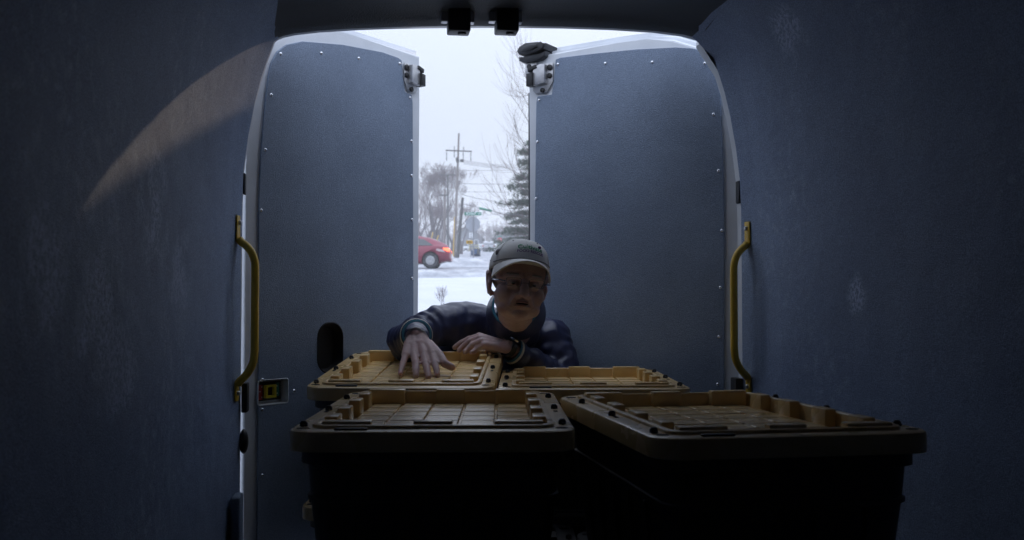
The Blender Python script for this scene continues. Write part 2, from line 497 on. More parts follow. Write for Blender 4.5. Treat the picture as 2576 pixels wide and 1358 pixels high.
# striker slots, hinge pieces, bump stops in the jambs
def jamb_box(name, px0, py0, px1, py1, Y, depth, m, bev=0.004, ox=0.0):
    a, b = on_back(px0, py0, Y), on_back(px1, py1, Y)
    bm = bmesh.new()
    add_box(bm, (min(a.x, b.x) + ox, Y - depth/2, min(a.z, b.z)), (max(a.x, b.x) + ox, Y + depth/2, max(a.z, b.z)), bev=bev)
    return obj(name, bm, m, van)
jamb_box('striker_recess', 612, 436, 618, 490, YB + 0.02, 0.03, M['rubber'])
jamb_box('striker_recess', 1853, 455, 1861, 512, YB + 0.02, 0.03, M['rubber'])
jamb_box('hinge', 609, 962, 624, 1036, YB + 0.02, 0.05, M['black'])
jamb_box('hinge', 1843, 950, 1862, 1010, YB + 0.02, 0.05, M['black'])
bm = bmesh.new()
c = on_back(611, 1110, YB + 0.01)
add_ico(bm, (c.x + 0.002, c.y, c.z), (0.014, 0.02, 0.037), sub=3)
obj('bump_stop', bm, M['black'], van)
bm = bmesh.new()
a, b = on_back(586, 1246, 2.97), on_back(607, 1400, 2.97)
add_box(bm, (a.x - 0.004, 2.94, FLOOR_Z), (b.x - 0.002, YB - 0.01, a.z), bev=0.008, seg=3)
obj('corner_trim', bm, M['door_lining'], van)

# two door catch blocks under the header
for px in (1153.5, 1274):
    Y = YB - 0.085
    a, b = on_back(px - 28, 82, Y), on_back(px + 28, 24, Y)
    bm = bmesh.new()
    add_box(bm, (a.x, Y - 0.03, a.z), (b.x, Y + 0.035, b.z + 0.02), bev=0.005)
    add_tube(bm, [(a.x * 0.35 + b.x * 0.65, Y, a.z), (a.x * 0.35 + b.x * 0.65, Y, a.z - 0.005)], 0.013, seg=10)
    st = obj('door_catch', bm, M['black'], van)
    bm = bmesh.new()
    a, b = on_back(px - 44, 53, Y), on_back(px + 40, 30, Y)
    add_box(bm, (a.x, Y + 0.0, a.z), (b.x, Y + 0.03, b.z + 0.006), bev=0.003)
    obj('mounting_plate', bm, M['steel'], st)

# ------------------------------------------------------------------ rear doors
def dome_mesh():
    bm = bmesh.new()
    prof = [(1.0, 0.0), (0.97, 0.22), (0.8, 0.5), (0.5, 0.7), (0.18, 0.78)]
    n = 10
    rings = [[(r*math.cos(2*math.pi*k/n), r*math.sin(2*math.pi*k/n), z) for k in range(n)] for r, z in prof]
    loft(bm, rings, cap1=True)
    bmesh.ops.scale(bm, vec=(0.0062, 0.0062, 0.0062), verts=bm.verts[:])
    return mesh_from_bm('rivet', bm, M['rivet'], 60)
RIVET = dome_mesh()
class Door:
    def __init__(s, side, hinge_world, ang_world, name):
        s.side = side
        h = to_van(Vector((*hinge_world, 0)))
        s.h = h
        a = R(ang_world) - (VAN_YAW if side < 0 else -VAN_YAW)
        s.d = Vector((math.cos(a) * (-side), math.sin(a), 0))
        s.n = Vector((math.sin(a) * (-side), -math.cos(a), 0))
    def P(s, u, z, n=0.0):
        return s.h + s.d * u + s.n * n + Vector((0, 0, z))
    def basis(s, u, v, n): return s.P(u, v, n)
    def uv(s, px, py, n=0.0):
        r = to_van(ray(px, py))
        h = s.h + s.n * n
        t = h.dot(s.n) / r.dot(s.n)
        q = r * t
        return ((q - s.h).dot(s.d), q.z)
    def rot(s):
        m = Matrix((s.d, s.n.cross(s.d), s.n)).transposed()
        return m.to_euler()
def build_door(D, lining_px, shell_top, rivets, edge_u):
    zb = FLOOR_Z + 0.02
    lin = [D.uv(*p) for p in lining_px]
    lin = [(lin[0][0], zb)] + lin + [(lin[-1][0], zb)]
    zt = shell_top
    k_ = 1.0 if D.side > 0 else 0.35
    outer = [(-0.145*k_, zb - 0.04), (-0.145*k_, 0.36), (-0.13*k_, 0.54), (-0.08*k_, 0.70), (-0.01, zt - 0.15), (0.10, zt - 0.055), (0.18, zt - 0.018), (0.28, zt - 0.003), (0.4, zt), (edge_u + 0.045, zt + 0.0), (edge_u + 0.03, 0.75), (edge_u + 0.012, 0.6), (edge_u + 0.008, 0.3), (edge_u + 0.012, zb - 0.04)]
    inner = [(-0.055, zb - 0.02), (-0.055, 0.42), (-0.042, 0.6), (-0.016, 0.72), (0.03, zt - 0.145), (0.10, zt - 0.09), (0.18, zt - 0.055), (0.28, zt - 0.04), (0.4, zt - 0.037), (edge_u + 0.004, zt - 0.037), (edge_u, 0.75), (edge_u - 0.002, 0.6), (edge_u - 0.002, zb - 0.02)]
    mid = [(u + (0.008 if i > 8 else -0.008 if i < 3 else 0), z + (0.018 if 3 < i < 10 else 0)) for i, (u, z) in enumerate(inner)]
    bm = bmesh.new()
    add_prism(bm, outer, -0.075, -0.058, D.basis, bev=0.006)
    add_prism(bm, mid, -0.0585, -0.032, D.basis, bev=0.006)
    shell = obj('rear_door', bm, M['white'], van, smooth=40)
    bm = bmesh.new()
    add_prism(bm, inner, -0.0325, -0.004, D.basis, bev=0.010, seg=3)
    fr = obj('door_inner_frame', bm, M['white'], shell, smooth=None)
    bm = bmesh.new()
    add_prism(bm, lin, -0.0035, 0.0035, D.basis, bev=0.0025)
    ln = obj('door_lining', bm, M['door_lining'], shell, smooth=None)
    for p in rivets:
        u, v = D.uv(*p)
        o = obj('rivet', RIVET, parent=shell)
        o.matrix_local = Matrix.Translation(D.P(u, v, 0.0032)) @ Matrix((D.d, D.n.cross(D.d), D.n)).transposed().to_4x4()
    return shell, fr, ln

DL = Door(-1, (-0.79, 3.08), 54.5, 'l')
DR = Door(1, (0.711, 3.30), 33.0, 'r')
left_px = [(650, 900), (650, 520), (656, 380), (667, 250), (674, 190), (681, 158), (696, 130), (720, 112), (760, 104), (860, 113), (960, 132), (1000, 145), (1009, 152), (1012, 200), (1016, 234), (1034, 238), (1036, 260), (1037, 500), (1038, 900)]
right_px = [(1820, 900), (1821, 600), (1819, 430), (1812, 240), (1800, 170), (1790, 145), (1770, 130), (1745, 122), (1700, 120), (1600, 125), (1500, 135), (1410, 145), (1398, 150), (1394, 200), (1390, 240), (1352, 243), (1349, 260), (1347, 500), (1343, 900)]
riv_l = [(704, 136), (806, 134), (900, 147), (1003, 160), (1029, 246), (1033, 355), (1033, 442), (1034, 553), (1034, 700), (680, 239), (665, 377), (654.5, 529), (657, 955), (737, 983), (657, 1030), (657, 1195)]
riv_r = [(1404, 162), (1523, 160), (1641, 157), (1773, 160), (1357, 252), (1352.5, 357), (1349, 500), (1795, 288), (1808, 430), (1816, 580), (1812.5, 723), (1809, 847), (1806, 966)]
eL = DL.uv(1050, 700)[0] + 0.012
eR = DR.uv(1330, 500)[0]
doorL, frL, lnL = build_door(DL, left_px, 0.972, riv_l, eL)
doorR, frR, lnR = build_door(DR, right_px, 0.972, riv_r, eR)
doorL['label'] = 'rear door with pull pocket and red and green lock window'
doorR['label'] = 'rear door with black rubber corner cap and seal'

# pull pocket and lock window cut into the left door
def pocket(D, x0, y0, x1, y1, rad, n0, n1, shell_obj, name, mats, lip=0.0):
    a, b = D.uv(x0, y0), D.uv(x1, y1)
    cu, cv = (a[0]+b[0])/2, (a[1]+b[1])/2
    hu, hv = abs(b[0]-a[0])/2, abs(b[1]-a[1])/2
    pts = [(cu + x, cv + y) for x, y in rounded_rect(hu, hv, min(rad, hu*0.98), 6)]
    bm = bmesh.new(); add_prism(bm, pts, n0 - 0.05, n1 + 0.05, D.basis)
    cutters = []
    c_ = obj('tmp', bm, M['hole'], van); cutters.append(c_)
    return pts, (cu, cv, hu, hv), cutters
def shrink(pts, c, k): return [(c[0] + (x - c[0]) * k, c[1] + (y - c[1]) * k) for x, y in pts]
pts1, c1, cu1 = pocket(DL, 797, 813, 860, 934, 0.05, -0.05, 0.0, doorL, 'pull', None)
pts2, c2, cu2 = pocket(DL, 648, 957, 722, 1012, 0.008, -0.05, 0.0, doorL, 'lock', None)
dg = bpy.context.evaluated_depsgraph_get(); dg.update()
for tgt in (frL, lnL):
    for c_ in cu1 + cu2:
        m_ = tgt.modifiers.new('b', 'BOOLEAN'); m_.operation = 'DIFFERENCE'; m_.object = c_; m_.solver = 'EXACT'
dg = bpy.context.evaluated_depsgraph_get(); dg.update()
for tgt in (frL, lnL):
    me = bpy.data.meshes.new_from_object(tgt.evaluated_get(dg)); tgt.modifiers.clear(); tgt.data = me
for c_ in cu1 + cu2: bpy.data.objects.remove(c_)
def cup(D, pts, c, n_top, n_bot, m, name, parent, k=0.86, m_floor=None):
    bm = bmesh.new()
    p1, p2 = pts, shrink(pts, c, k)
    loft(bm, [[D.P(u, v, n_top) for u, v in shrink(pts, c, 1.04)], [D.P(u, v, n_top + 0.001) for u, v in p1], [D.P(u, v, n_bot) for u, v in p2]], cap1=True)
    return obj(name, bm, m, parent, smooth=40)
cup(DL, pts1, c1, 0.0040, -0.031, M['black'], 'pull_pocket', doorL)
cup(DL, pts2, c2, 0.0040, -0.022, M['white'], 'lock_window', doorL, k=0.93)
def door_plate(D, u0, v0, u1, v1, n0, n1, m, name, parent, bev=0.001):
    bm = bmesh.new()
    add_prism(bm, [(u0, v0), (u1, v0), (u1, v1), (u0, v1)], n0, n1, D.basis, bev=bev)
    return obj(name, bm, m, parent)
cu, cv, hu, hv = c2
door_plate(DL, cu-hu*0.86, cv-hv*0.72, cu+hu*0.80, cv+hv*0.80, -0.0215, -0.016, M['black'], 'lock_plate', doorL)
door_plate(DL, cu-hu*0.80, cv-hv*0.62, cu-hu*0.46, cv+hv*0.58, -0.016, -0.0145, M['red_label'], 'red_label', doorL, 0.0005)
door_plate(DL, cu+hu*0.42, cv-hv*0.42, cu+hu*0.66, cv+hv*0.66, -0.016, -0.0145, M['green_label'], 'green_label', doorL, 0.0005)
for du, dv in ((-0.64, 0.05), (-0.52, -0.42), (-0.52, 0.42), (0.50, 0.4), (0.52, -0.2)):
    bm = bmesh.new()
    add_prism(bm, [(cu+hu*du + x*0.0018, cv+hv*dv + y*0.0022) for x, y in ((-1,-1),(1,-1),(1,1),(-1,1))], -0.0145, -0.0140, DL.basis)
    obj('lock_symbol', bm, M['dot'], doorL)
bm = bmesh.new()
a0 = [(cu-hu*0.38, cv-hv*0.5), (cu+hu*0.32, cv-hv*0.5), (cu+hu*0.32, cv+hv*0.55), (cu-hu*0.38, cv+hv*0.55)]
cc = (cu-hu*0.03, cv+hv*0.02)
loft(bm, [[DL.P(u, v, -0.016) for u, v in a0], [DL.P(u, v, -0.004) for u, v in a0], [DL.P(u, v, -0.004) for u, v in shrink(a0, cc, 0.66)], [DL.P(u, v, -0.0155) for u, v in shrink(a0, cc, 0.62)]])
obj('latch_slide', bm, M['latch_yellow'], doorL)

# latch brackets at the tops of the free edges
def latch(D, px0, py0, px1, py1, parent, flip):
    a, b = D.uv(px0, py0), D.uv(px1, py1)
    u0, u1 = sorted((a[0], b[0])); z0, z1 = sorted((a[1], b[1]))
    w, h = u1 - u0, z1 - z0
    bm = bmesh.new()
    pl = [(u0, z1), (u0, z0 + 0.35*h), (u0 + 0.3*w, z0), (u0 + 0.85*w, z0), (u1, z0 + 0.12*h), (u1, z1)]
    add_prism(bm, pl, 0.002, 0.006, D.basis, bev=0.001)
    # raised housing
    hs = [(u0 + 0.26*w, z0 + 0.30*h), (u0 + 0.84*w, z0 + 0.24*h), (u0 + 0.84*w, z1 - 0.14*h), (u0 + 0.5*w, z1 - 0.03*h), (u0 + 0.26*w, z1 - 0.06*h)]
    add_prism(bm, hs, 0.006, 0.030, D.basis, bev=0.003)
    lt = obj('latch', bm, M['steel'], parent)
    bm = bmesh.new()
    add_prism(bm, [(u0 + 0.82*w, z0 + 0.24*h), (u0 + 1.12*w, z0 + 0.24*h), (u0 + 1.12*w, z1 - 0.34*h), (u0 + 0.82*w, z1 - 0.3*h)], 0.008, 0.040, D.basis, bev=0.004)
    add_prism(bm, [(u0 + 0.62*w, z1 - 0.16*h), (u0 + 1.08*w, z1 - 0.26*h), (u0 + 1.1*w, z1 - 0.12*h), (u0 + 0.7*w, z1 - 0.04*h)], 0.010, 0.034, D.basis, bev=0.003)
    obj('latch_claw', bm, M['black'], parent)
    for uu, vv, r in ((0.13, 0.84, 0.011), (0.14, 0.56, 0.010), (0.5, 0.09, 0.009)):
        bm = bmesh.new()
        p = D.P(u0 + uu*w, z0 + vv*h, 0.006)
        add_tube(bm, [p, p + D.n*0.006, p + D.n*0.0075], [r, r, r*0.7], seg=12)
        obj('bolt', bm, M['black'], parent)
    return lt
latch(DL, 1014, 158, 1047, 236, doorL, 1)
latch(DR, 1392, 158, 1342, 238, doorR, 1)
# the right latch's second plate at the very edge, seal and rubber cap
u0, z1 = DR.uv(1352, 157); u1, z0 = DR.uv(1324, 190)
door_plate(DR, u0, z0, u1, z1, 0.004, 0.009, M['steel'], 'edge_plate', doorR)
bm = bmesh.new(); p = DR.P(*DR.uv(1334, 169), 0.009)
add_tube(bm, [p, p + DR.n*0.006], [0.010, 0.008], seg=12); obj('bolt', bm, M['black'], doorR)
ua = DR.uv(1330, 300)[0]
bm = bmesh.new()
add_tube(bm, [DR.P(ua + 0.005, z, -0.02) for z in (0.80, 0.5, 0.2, -0.2, -0.6, FLOOR_Z)], 0.0085, seg=8)
add_prism(bm, [(ua - 0.004, FLOOR_Z), (ua + 0.014, FLOOR_Z), (ua + 0.014, 0.8), (ua - 0.004, 0.8)], -0.07, -0.025, DR.basis, bev=0.003)
obj('edge_seal', bm, M['rubber'], doorR)
bm = bmesh.new()
A = [DR.uv(*p) for p in ((1310, 134), (1316, 122), (1332, 112), (1362, 109), (1370, 115), (1382, 112), (1378, 127), (1360, 134), (1336, 142), (1316, 142))]
add_prism(bm, A, -0.07, 0.035, DR.basis, bev=0.008, seg=3)
B = [DR.uv(*p) for p in ((1311, 146), (1336, 146), (1358, 139), (1378, 130), (1377, 143), (1366, 152), (1345, 158), (1322, 161), (1312, 156))]
add_prism(bm, B, -0.06, 0.022, DR.basis, bev=0.006, seg=3)
C_ = [DR.uv(*p) for p in ((1325, 134), (1330, 122), (1345, 117), (1362, 116), (1364, 124), (1350, 130), (1335, 134))]
add_prism(bm, C_, 0.0, 0.043, DR.basis, bev=0.005, seg=2)
obj('corner_cap', bm, M['rubber'], doorR, smooth=50)
# left door free edge: tall bulge below and thin black seal
bm = bmesh.new()
ub = eL + 0.004
add_prism(bm, [(ub, FLOOR_Z), (ub + 0.010, FLOOR_Z), (ub + 0.018, 0.50), (ub + 0.014, 0.56), (ub, 0.58)], -0.085, -0.03, DL.basis, bev=0.004)
obj('edge_bulge', bm, M['white'], doorL)

# ------------------------------------------------------------------ grab handles
def grab(side):
    nx = Vector((0.97 * -side, -0.24, 0)).normalized()
    ty = 3.0
    base = Vector((wall_x(side, ty, 0), ty, 0))
    nx = Vector((-side * 0.97, -0.24, 0)).normalized()
    tang = Vector((nx.y * side, -nx.x * side, 0)).normalized()
    def W(n, z, t=0.0): return base + nx * n + tang * t + Vector((0, 0, z))
    pr = [(0.006, 0.188), (0.012, 0.180), (0.028, 0.168), (0.044, 0.150), (0.054, 0.125), (0.057, 0.095), (0.057, 0.0), (0.057, -0.12), (0.056, -0.155), (0.050, -0.185), (0.034, -0.212), (0.014, -0.232), (0.006, -0.242)]
    path = smooth_path([W(n, z) for n, z in pr], 4)
    n = len(path)
    rad = [0.0118] * n
    bm = bmesh.new()
    add_tube(bm, path, rad, seg=14)
    hdl = obj('grab_handle', bm, M['handle'], van, smooth=60)
    for z0, z1, zsc in ((0.184, 0.258, 0.236), (-0.292, -0.236, -0.268)):
        bm = bmesh.new()
        add_box(bm, (-0.014, 0.0005, z0), (0.014, 0.0065, z1), bev=0.0035, seg=2)
        Mx = Matrix.Translation(base) @ Matrix((tang, nx, Vector((0, 0, 1)))).transposed().to_4x4()
        bmesh.ops.transform(bm, matrix=Mx, verts=bm.verts[:])
        obj('mounting_tab', bm, M['handle'], hdl)
        bm = bmesh.new()
        p = W(0.0065, zsc)
        add_tube(bm, [p, p + nx*0.005, p + nx*0.008], [0.007, 0.007, 0.0045], seg=8)
        obj('screw', bm, M['steel'], hdl)
    return hdl
g1 = grab(-1); g1['label'] = 'yellow grab handle on the pillar beside the pull pocket door'
g2 = grab(1); g2['label'] = 'yellow grab handle on the pillar beside the rubber capped door'

# ------------------------------------------------------------------ totes
TW, TL = 0.26, 0.39
def lid_mesh():
    bm = bmesh.new()
    rr = [(.250, .380, .05, -.037), (.2605, .3905, .056, -.037), (.261, .391, .056, -.007), (.2595, .3895, .055, -.002), (.256, .386, .052, 0.0),
          (.224, .352, .036, 0.0), (.223, .351, .035, .0055), (.221, .349, .034, .0065), (.213, .341, .030, .0065), (.2115, .3395, .029, .005), (.209, .337, .028, -.027)]
    rings = [[(x, y, z) for x, y in rounded_rect(a, b, r, 6)] for a, b, r, z in rr]
    loft(bm, rings, cap1=True)
    return mesh_from_bm('lid', bm, M['yellow'], 40)
def box_mesh(name, lo, hi, bev, m, seg=2):
    bm = bmesh.new(); add_box(bm, lo, hi, bev=bev, seg=seg); return mesh_from_bm(name, bm, m, 40)
LID = lid_mesh()
TILE = box_mesh('tile', (-.0352, -.0405, 0), (.0352, .0405, .006), .0016, M['yellow'], 1)
BLK_W = box_mesh('rim_block', (-.045, -.0125, -.027), (.045, .0125, .0125), .003, M['yellow'])
BLK_M = box_mesh('rim_block', (-.036, -.0125, -.027), (.036, .0125, .0125), .003, M['yellow'])
BLK_S = box_mesh('rim_block', (-.0125, -.030, -.027), (.0125, .030, .0125), .003, M['yellow'])
def disc_mesh(name, r, h, m, ry=1.0, seg=12, top=0.7):
    bm = bmesh.new()
    add_tube(bm, [(0, 0, 0), (0, 0, h*0.7), (0, 0, h)], [r, r, r*top], seg=seg)
    bmesh.ops.scale(bm, vec=(1, ry, 1), verts=bm.verts[:])
    return mesh_from_bm(name, bm, m, 40)
def stud_mesh():
    bm = bmesh.new()
    add_tube(bm, [(0, 0, 0), (0, 0, .006), (0, 0, .010)], [.0075, .0075, .0045], seg=10)
    add_box(bm, (-.003, -.013, 0), (.003, .003, .005), bev=.0015, seg=1)
    return mesh_from_bm('stud', bm, M['black'], 40)
STUD = stud_mesh()
HOLE = disc_mesh('drain_hole', .012, .0012, M['hole'], ry=0.7, top=0.95)
SLOT = box_mesh('slot', (-.004, -.011, -.001), (.004, .011, .0012), .0004, M['hole'], 1)
CLIP = box_mesh('clip', (-.030, -.007, 0), (.030, .007, .004), .0015, M['black'], 1)
def body_mesh():
    bm = bmesh.new()
    rr = [(.242, .372, .050, -.040), (.242, .372, .05, -.062), (.232, .362, .048, -.066), (.228, .356, .046, -.12), (.232, .360, .046, -.122), (.232, .360, .046, -.130), (.227, .354, .045, -.132),
          (.205, .325, .04, -.352), (.196, .315, .035, -.364), (.183, .302, .03, -.366)]
    rings = [[(x, y, z) for x, y in rounded_rect(a, b, r, 5)] for a, b, r, z in rr]
    loft(bm, rings, cap1=True)
    for sx in (-1, 1):          # vertical ribs on the sides
        for k in range(-2, 3):
            Mx = Matrix.Translation((sx * .2155, k * .11, -.24)) @ Matrix.Rotation(sx * math.atan2(.022, .22), 4, 'Y')
            add_box(bm, (-.006, -.006, -.105), (.006, .006, .105), bev=.002, seg=1, M=Mx)
    for sy in (-1, 1):
        for k in (-1.5, -.5, .5, 1.5):
            Mx = Matrix.Translation((k * .095, sy * .3415, -.24)) @ Matrix.Rotation(-sy * math.atan2(.029, .22), 4, 'X')
            add_box(bm, (-.006, -.006, -.105), (.006, .006, .105), bev=.002, seg=1, M=Mx)
    return mesh_from_bm('body', bm, M['tote'], 40)
BODY = body_mesh()
def child(name, me, parent, loc, rz=0):
    o = bpy.data.objects.new(name, me); COL.objects.link(o); o.parent = parent
    o.location = loc; o.rotation_euler = (0, 0, rz)
    return o
def make_tote():
    t = empty('storage_tote')
    child('body', BODY, t, (0, 0, 0))
    lid = child('lid', LID, t, (0, 0, 0))
    rnd = random.Random(3)
    for i in range(5):
        for j in range(7):
            o = child('tile', TILE, lid, ((i - 2) * .0765, (j - 3) * .0875, -.0275 + rnd.uniform(-.0004, .0004)))
            if i in (0, 4) and j in (0, 6): o.scale = (0.96, 0.96, 1)
    for sy in (-1, 1):
        child('rim_block', BLK_W, lid, (-.158, sy * .326, 0)); child('rim_block', BLK_M, lid, (0, sy * .326, 0)); child('rim_block', BLK_W, lid, (.158, sy * .326, 0))
    for sx in (-1, 1):
        for y in (-.235, -.085, .075, .225):
            child('rim_block', BLK_S, lid, (sx * .199, y, 0))
        for y in (-.30, -.03, .22):
            child('stud', STUD, lid, (sx * .241, y + sx * .012, 0.0))
        child('drain_hole', HOLE, lid, (sx * .236, .335, 0.0))
        child('drain_hole', HOLE, lid, (sx * .236, -.345, 0.0))
        child('slot', SLOT, lid, (sx * .241, -.07, 0.0))
    child('clip', CLIP, lid, (-.145, -.370, 0.0)); child('clip', CLIP, lid, (.145, .370, 0.0))
    return t
def copy_tree(o, parent=None):
    c = o.copy(); COL.objects.link(c)
    if parent: c.parent = parent
    for ch in [x for x in o.children]:
        copy_tree(ch, c)
    return c
tote0 = make_tote()
ZT = -0.23
def rotz(a): return Matrix.Rotation(a, 4, 'Z')
def place(o, x, y, z, rz=0.0, rx=0.0):
    o.location = (x, y, z); o.rotation_euler = (rx, 0, rz)
GT = 'yellow lidded black totes stacked in the load space'
# name, position, yaw, tilt, label
spots = [
    (-0.150, 2.150, ZT, R(0.8), 0.0, 'yellow lidded black tote nearest the camera, squared to the view, topmost of its stack'),
    (0.433, 2.090, ZT, R(10.0), 0.0, 'yellow lidded black tote turned at an angle against the darker wall, topmost of its stack'),
    (-0.300, 3.075, ZT + 0.027, R(-1.5), R(4.3), "yellow lidded black tote tipped up at the back under the man's spread hand"),
    (0.225, 3.015, ZT, R(-0.5), 0.0, "yellow lidded black tote in the back row in front of the man's elbow"),
    (-0.105, 2.150, ZT - 0.337, R(0.0), 0.0, 'all black lower tote of the stack nearest the camera, lid coloured dark for the shaded gap'),
    (0.425, 2.090, ZT - 0.337, R(1.0), 0.0, 'all black lower tote under the angled tote by the darker wall, lid coloured dark for the shaded gap'),
    (-0.322, 3.12, ZT - 0.337, R(-1.0), 0.0, 'lower tote whose yellow lid corner sticks out beside the front stack'),
    (0.235, 3.02, ZT - 0.337, R(0.0), 0.0, "all black lower tote under the back row tote in front of the man's elbow"),
]
for i, (x, y, z, rz, rx, lab) in enumerate(spots):
    t = tote0 if i == 0 else copy_tree(tote0)
    place(t, x, y, z, rz, rx)
    tag(t, lab, 'storage tote', GT)
    if lab.startswith('all black'):  # yellow lids recoloured black to stand for the shade between the stacks
        todo = list(t.children)
        while todo:
            c_ = todo.pop(); todo += list(c_.children)
            if c_.material_slots and c_.material_slots[0].material == M['yellow']:
                c_.material_slots[0].link = 'OBJECT'; c_.material_slots[0].material = M['tote']
# ------------------------------------------------------------------ outside: ground, road, snow
M['snow'] = mat('snow', (0.62, 0.64, 0.68), 0.7, spec=0.3, bump=(2.2, 0.5, 0.12), bump2=(14, 0.4, 0.03), vary=(0.55, 0.575, 0.62), vary_scale=0.5)
M['bank'] = mat('ploughed_snow', (0.60, 0.62, 0.66), 0.8, spec=0.2, bump=(4, 0.8, 0.15), bump2=(22, 0.6, 0.04), vary=(0.36, 0.37, 0.41), vary_scale=1.4)
M['road'] = mat('salted_wet_asphalt', (0.27, 0.285, 0.32), 0.55, bump=(30, 0.3, 0.01), vary=(0.36, 0.38, 0.43), vary_scale=0.35)
M['wood'] = mat('weathered_pole_wood', (0.22, 0.20, 0.19), 0.85, bump=(30, 0.5, 0.01), vary=(0.30, 0.27, 0.26), vary_scale=2)
M['wood_dark'] = mat('dark_pole_wood', (0.13, 0.13, 0.13), 0.85, bump=(30, 0.5, 0.01))
M['guard'] = mat('yellow_pole_guard', (0.62, 0.42, 0.12), 0.6)
M['galv'] = mat('galvanised_steel', (0.26, 0.27, 0.29), 0.5, metal=0.3)
M['sign_back'] = mat('bare_aluminium_sign_back', (0.40, 0.42, 0.46), 0.6, metal=0.1, vary=(0.35, 0.37, 0.41), vary_scale=3)
M['sign_green'] = mat('street_sign_green', (0.01, 0.22, 0.14), 0.45)
M['sign_white'] = mat('sign_white', (0.78, 0.80, 0.82), 0.5)
M['sign_red'] = mat('stop_sign_red', (0.50, 0.03, 0.04), 0.45)
M['sign_yellow'] = mat('warning_sign_yellow', (0.60, 0.36, 0.03), 0.5)
M['bark'] = mat('grey_bark', (0.13, 0.115, 0.12), 0.9)
M['twig'] = mat('thin_twigs', (0.16, 0.13, 0.135), 0.9)
M['needle'] = mat('pine_needles', (0.035, 0.065, 0.045), 0.8, vary=(0.06, 0.09, 0.06), vary_scale=0.8)
M['car_red'] = mat('red_car_paint', (0.25, 0.016, 0.050), 0.35, coat=0.6, vary=(0.20, 0.025, 0.05), vary_scale=2)
M['car_silver'] = mat('silver_car_paint', (0.45, 0.46, 0.49), 0.35, coat=0.5)
M['glass'] = mat('dark_car_glass', (0.04, 0.05, 0.06), 0.08, spec=0.9, coat=0.5)
M['tail'] = mat('lit_tail_lamp', (0.6, 0.05, 0.03), 0.3, emit=(1.0, 0.16, 0.07), emit_s=3.0)
M['tail_clear'] = mat('clear_lamp_lens', (0.60, 0.50, 0.52), 0.15, coat=0.6)
M['bin'] = mat('blue_bin_plastic', (0.015, 0.06, 0.15), 0.5)
M['bin_lid'] = mat('dark_bin_lid', (0.02, 0.025, 0.03), 0.5)
M['siding'] = mat('grey_house_siding', (0.13, 0.14, 0.16), 0.8, vary=(0.16, 0.17, 0.19), vary_scale=2)
M['shingle'] = mat('dark_roof_shingles', (0.09, 0.09, 0.10), 0.9, bump=(8, 0.5, 0.03))
M['trailer'] = mat('white_trailer_paint', (0.72, 0.74, 0.76), 0.5)
M['rail_yellow'] = mat('yellow_rail_paint', (0.42, 0.38, 0.16), 0.6)
M['wire'] = mat('power_line_wire', (0.14, 0.14, 0.16), 0.7)

prof_tab = [(-80, -1.66), (3.5, -1.62), (8, -1.15), (12, -0.66), (20, 0.14), (26, 0.55), (31, 0.84), (45, 1.55), (51, 1.90), (75, 3.20), (110, 5.25), (165, 8.6), (300, 16.3), (600, 33), (1200, 60)]
def gz(y): return interp(prof_tab, y)
ROAD0, ROAD1 = 32.0, 46.0
def side_x(y):
    """Centre of the side street that runs away beyond the junction."""
    return interp([(46, -0.9), (75, -1.9), (110, -2.9), (165, -3.9), (300, -6)], y)
def in_side(x, y, w=3.6): return y > ROAD1 - 1 and abs(x - side_x(y)) < w
bm = bmesh.new()
xs = [-380, -250, -150, -80, -45, -28] + [-20 + 0.8*i for i in range(51)] + [28, 45, 80, 150, 250, 380]
yy = [-80, -40, -15, -4, 0] + [3 + 0.7*i for i in range(86)] + [66, 70, 75, 82, 90, 100, 110, 125, 145, 165, 200, 250, 300, 400, 500, 600]
grid = []
for y in yy:
    row = []
    for x in xs:
        z = gz(y)
        if 5 < y < 70 and not (ROAD0 - 0.6 < y < ROAD1 + 0.6) and not in_side(x, y, 4.6) and abs(x) < 24:
            z += 0.06 * noise.noise(Vector((x*0.35, y*0.35, 0))) + 0.035 * noise.noise(Vector((x*1.3, y*1.3, 4)))
            if 20 < y < ROAD0: z += 0.05 * noise.noise(Vector((x*0.9, y*0.5, 9)))
        row.append(bm.verts.new((x, y, z)))
    grid.append(row)
for A, B in zip(grid[:-1], grid[1:]):
    for k in range(len(xs) - 1):
        bm.faces.new((A[k], A[k+1], B[k+1], B[k]))
tag(obj('snowy_ground', bm, M['snow'], smooth=80), kind='structure')
bm = bmesh.new()
rows = [[(x, y, gz(y) + 0.012) for x in range(-200, 201, 10)] for y in (ROAD0, 34, 36, 38, 40, 42, 44, 45, ROAD1)]
loft(bm, rows, closed=False)
tag(obj('road', bm, M['road'], smooth=80), kind='structure')
bm = bmesh.new()
rows = [[(side_x(y) + w, y, gz(y) + 0.02 + (0.02 if y > 60 else 0)) for w in (-3.6, -1.8, 0, 1.8, 3.6)] for y in (ROAD1 - 0.02, 51, 60, 75, 90, 110, 140, 165, 230, 300)]
loft(bm, rows, closed=False)
tag(obj('side_street', bm, M['road'], smooth=80), kind='structure')
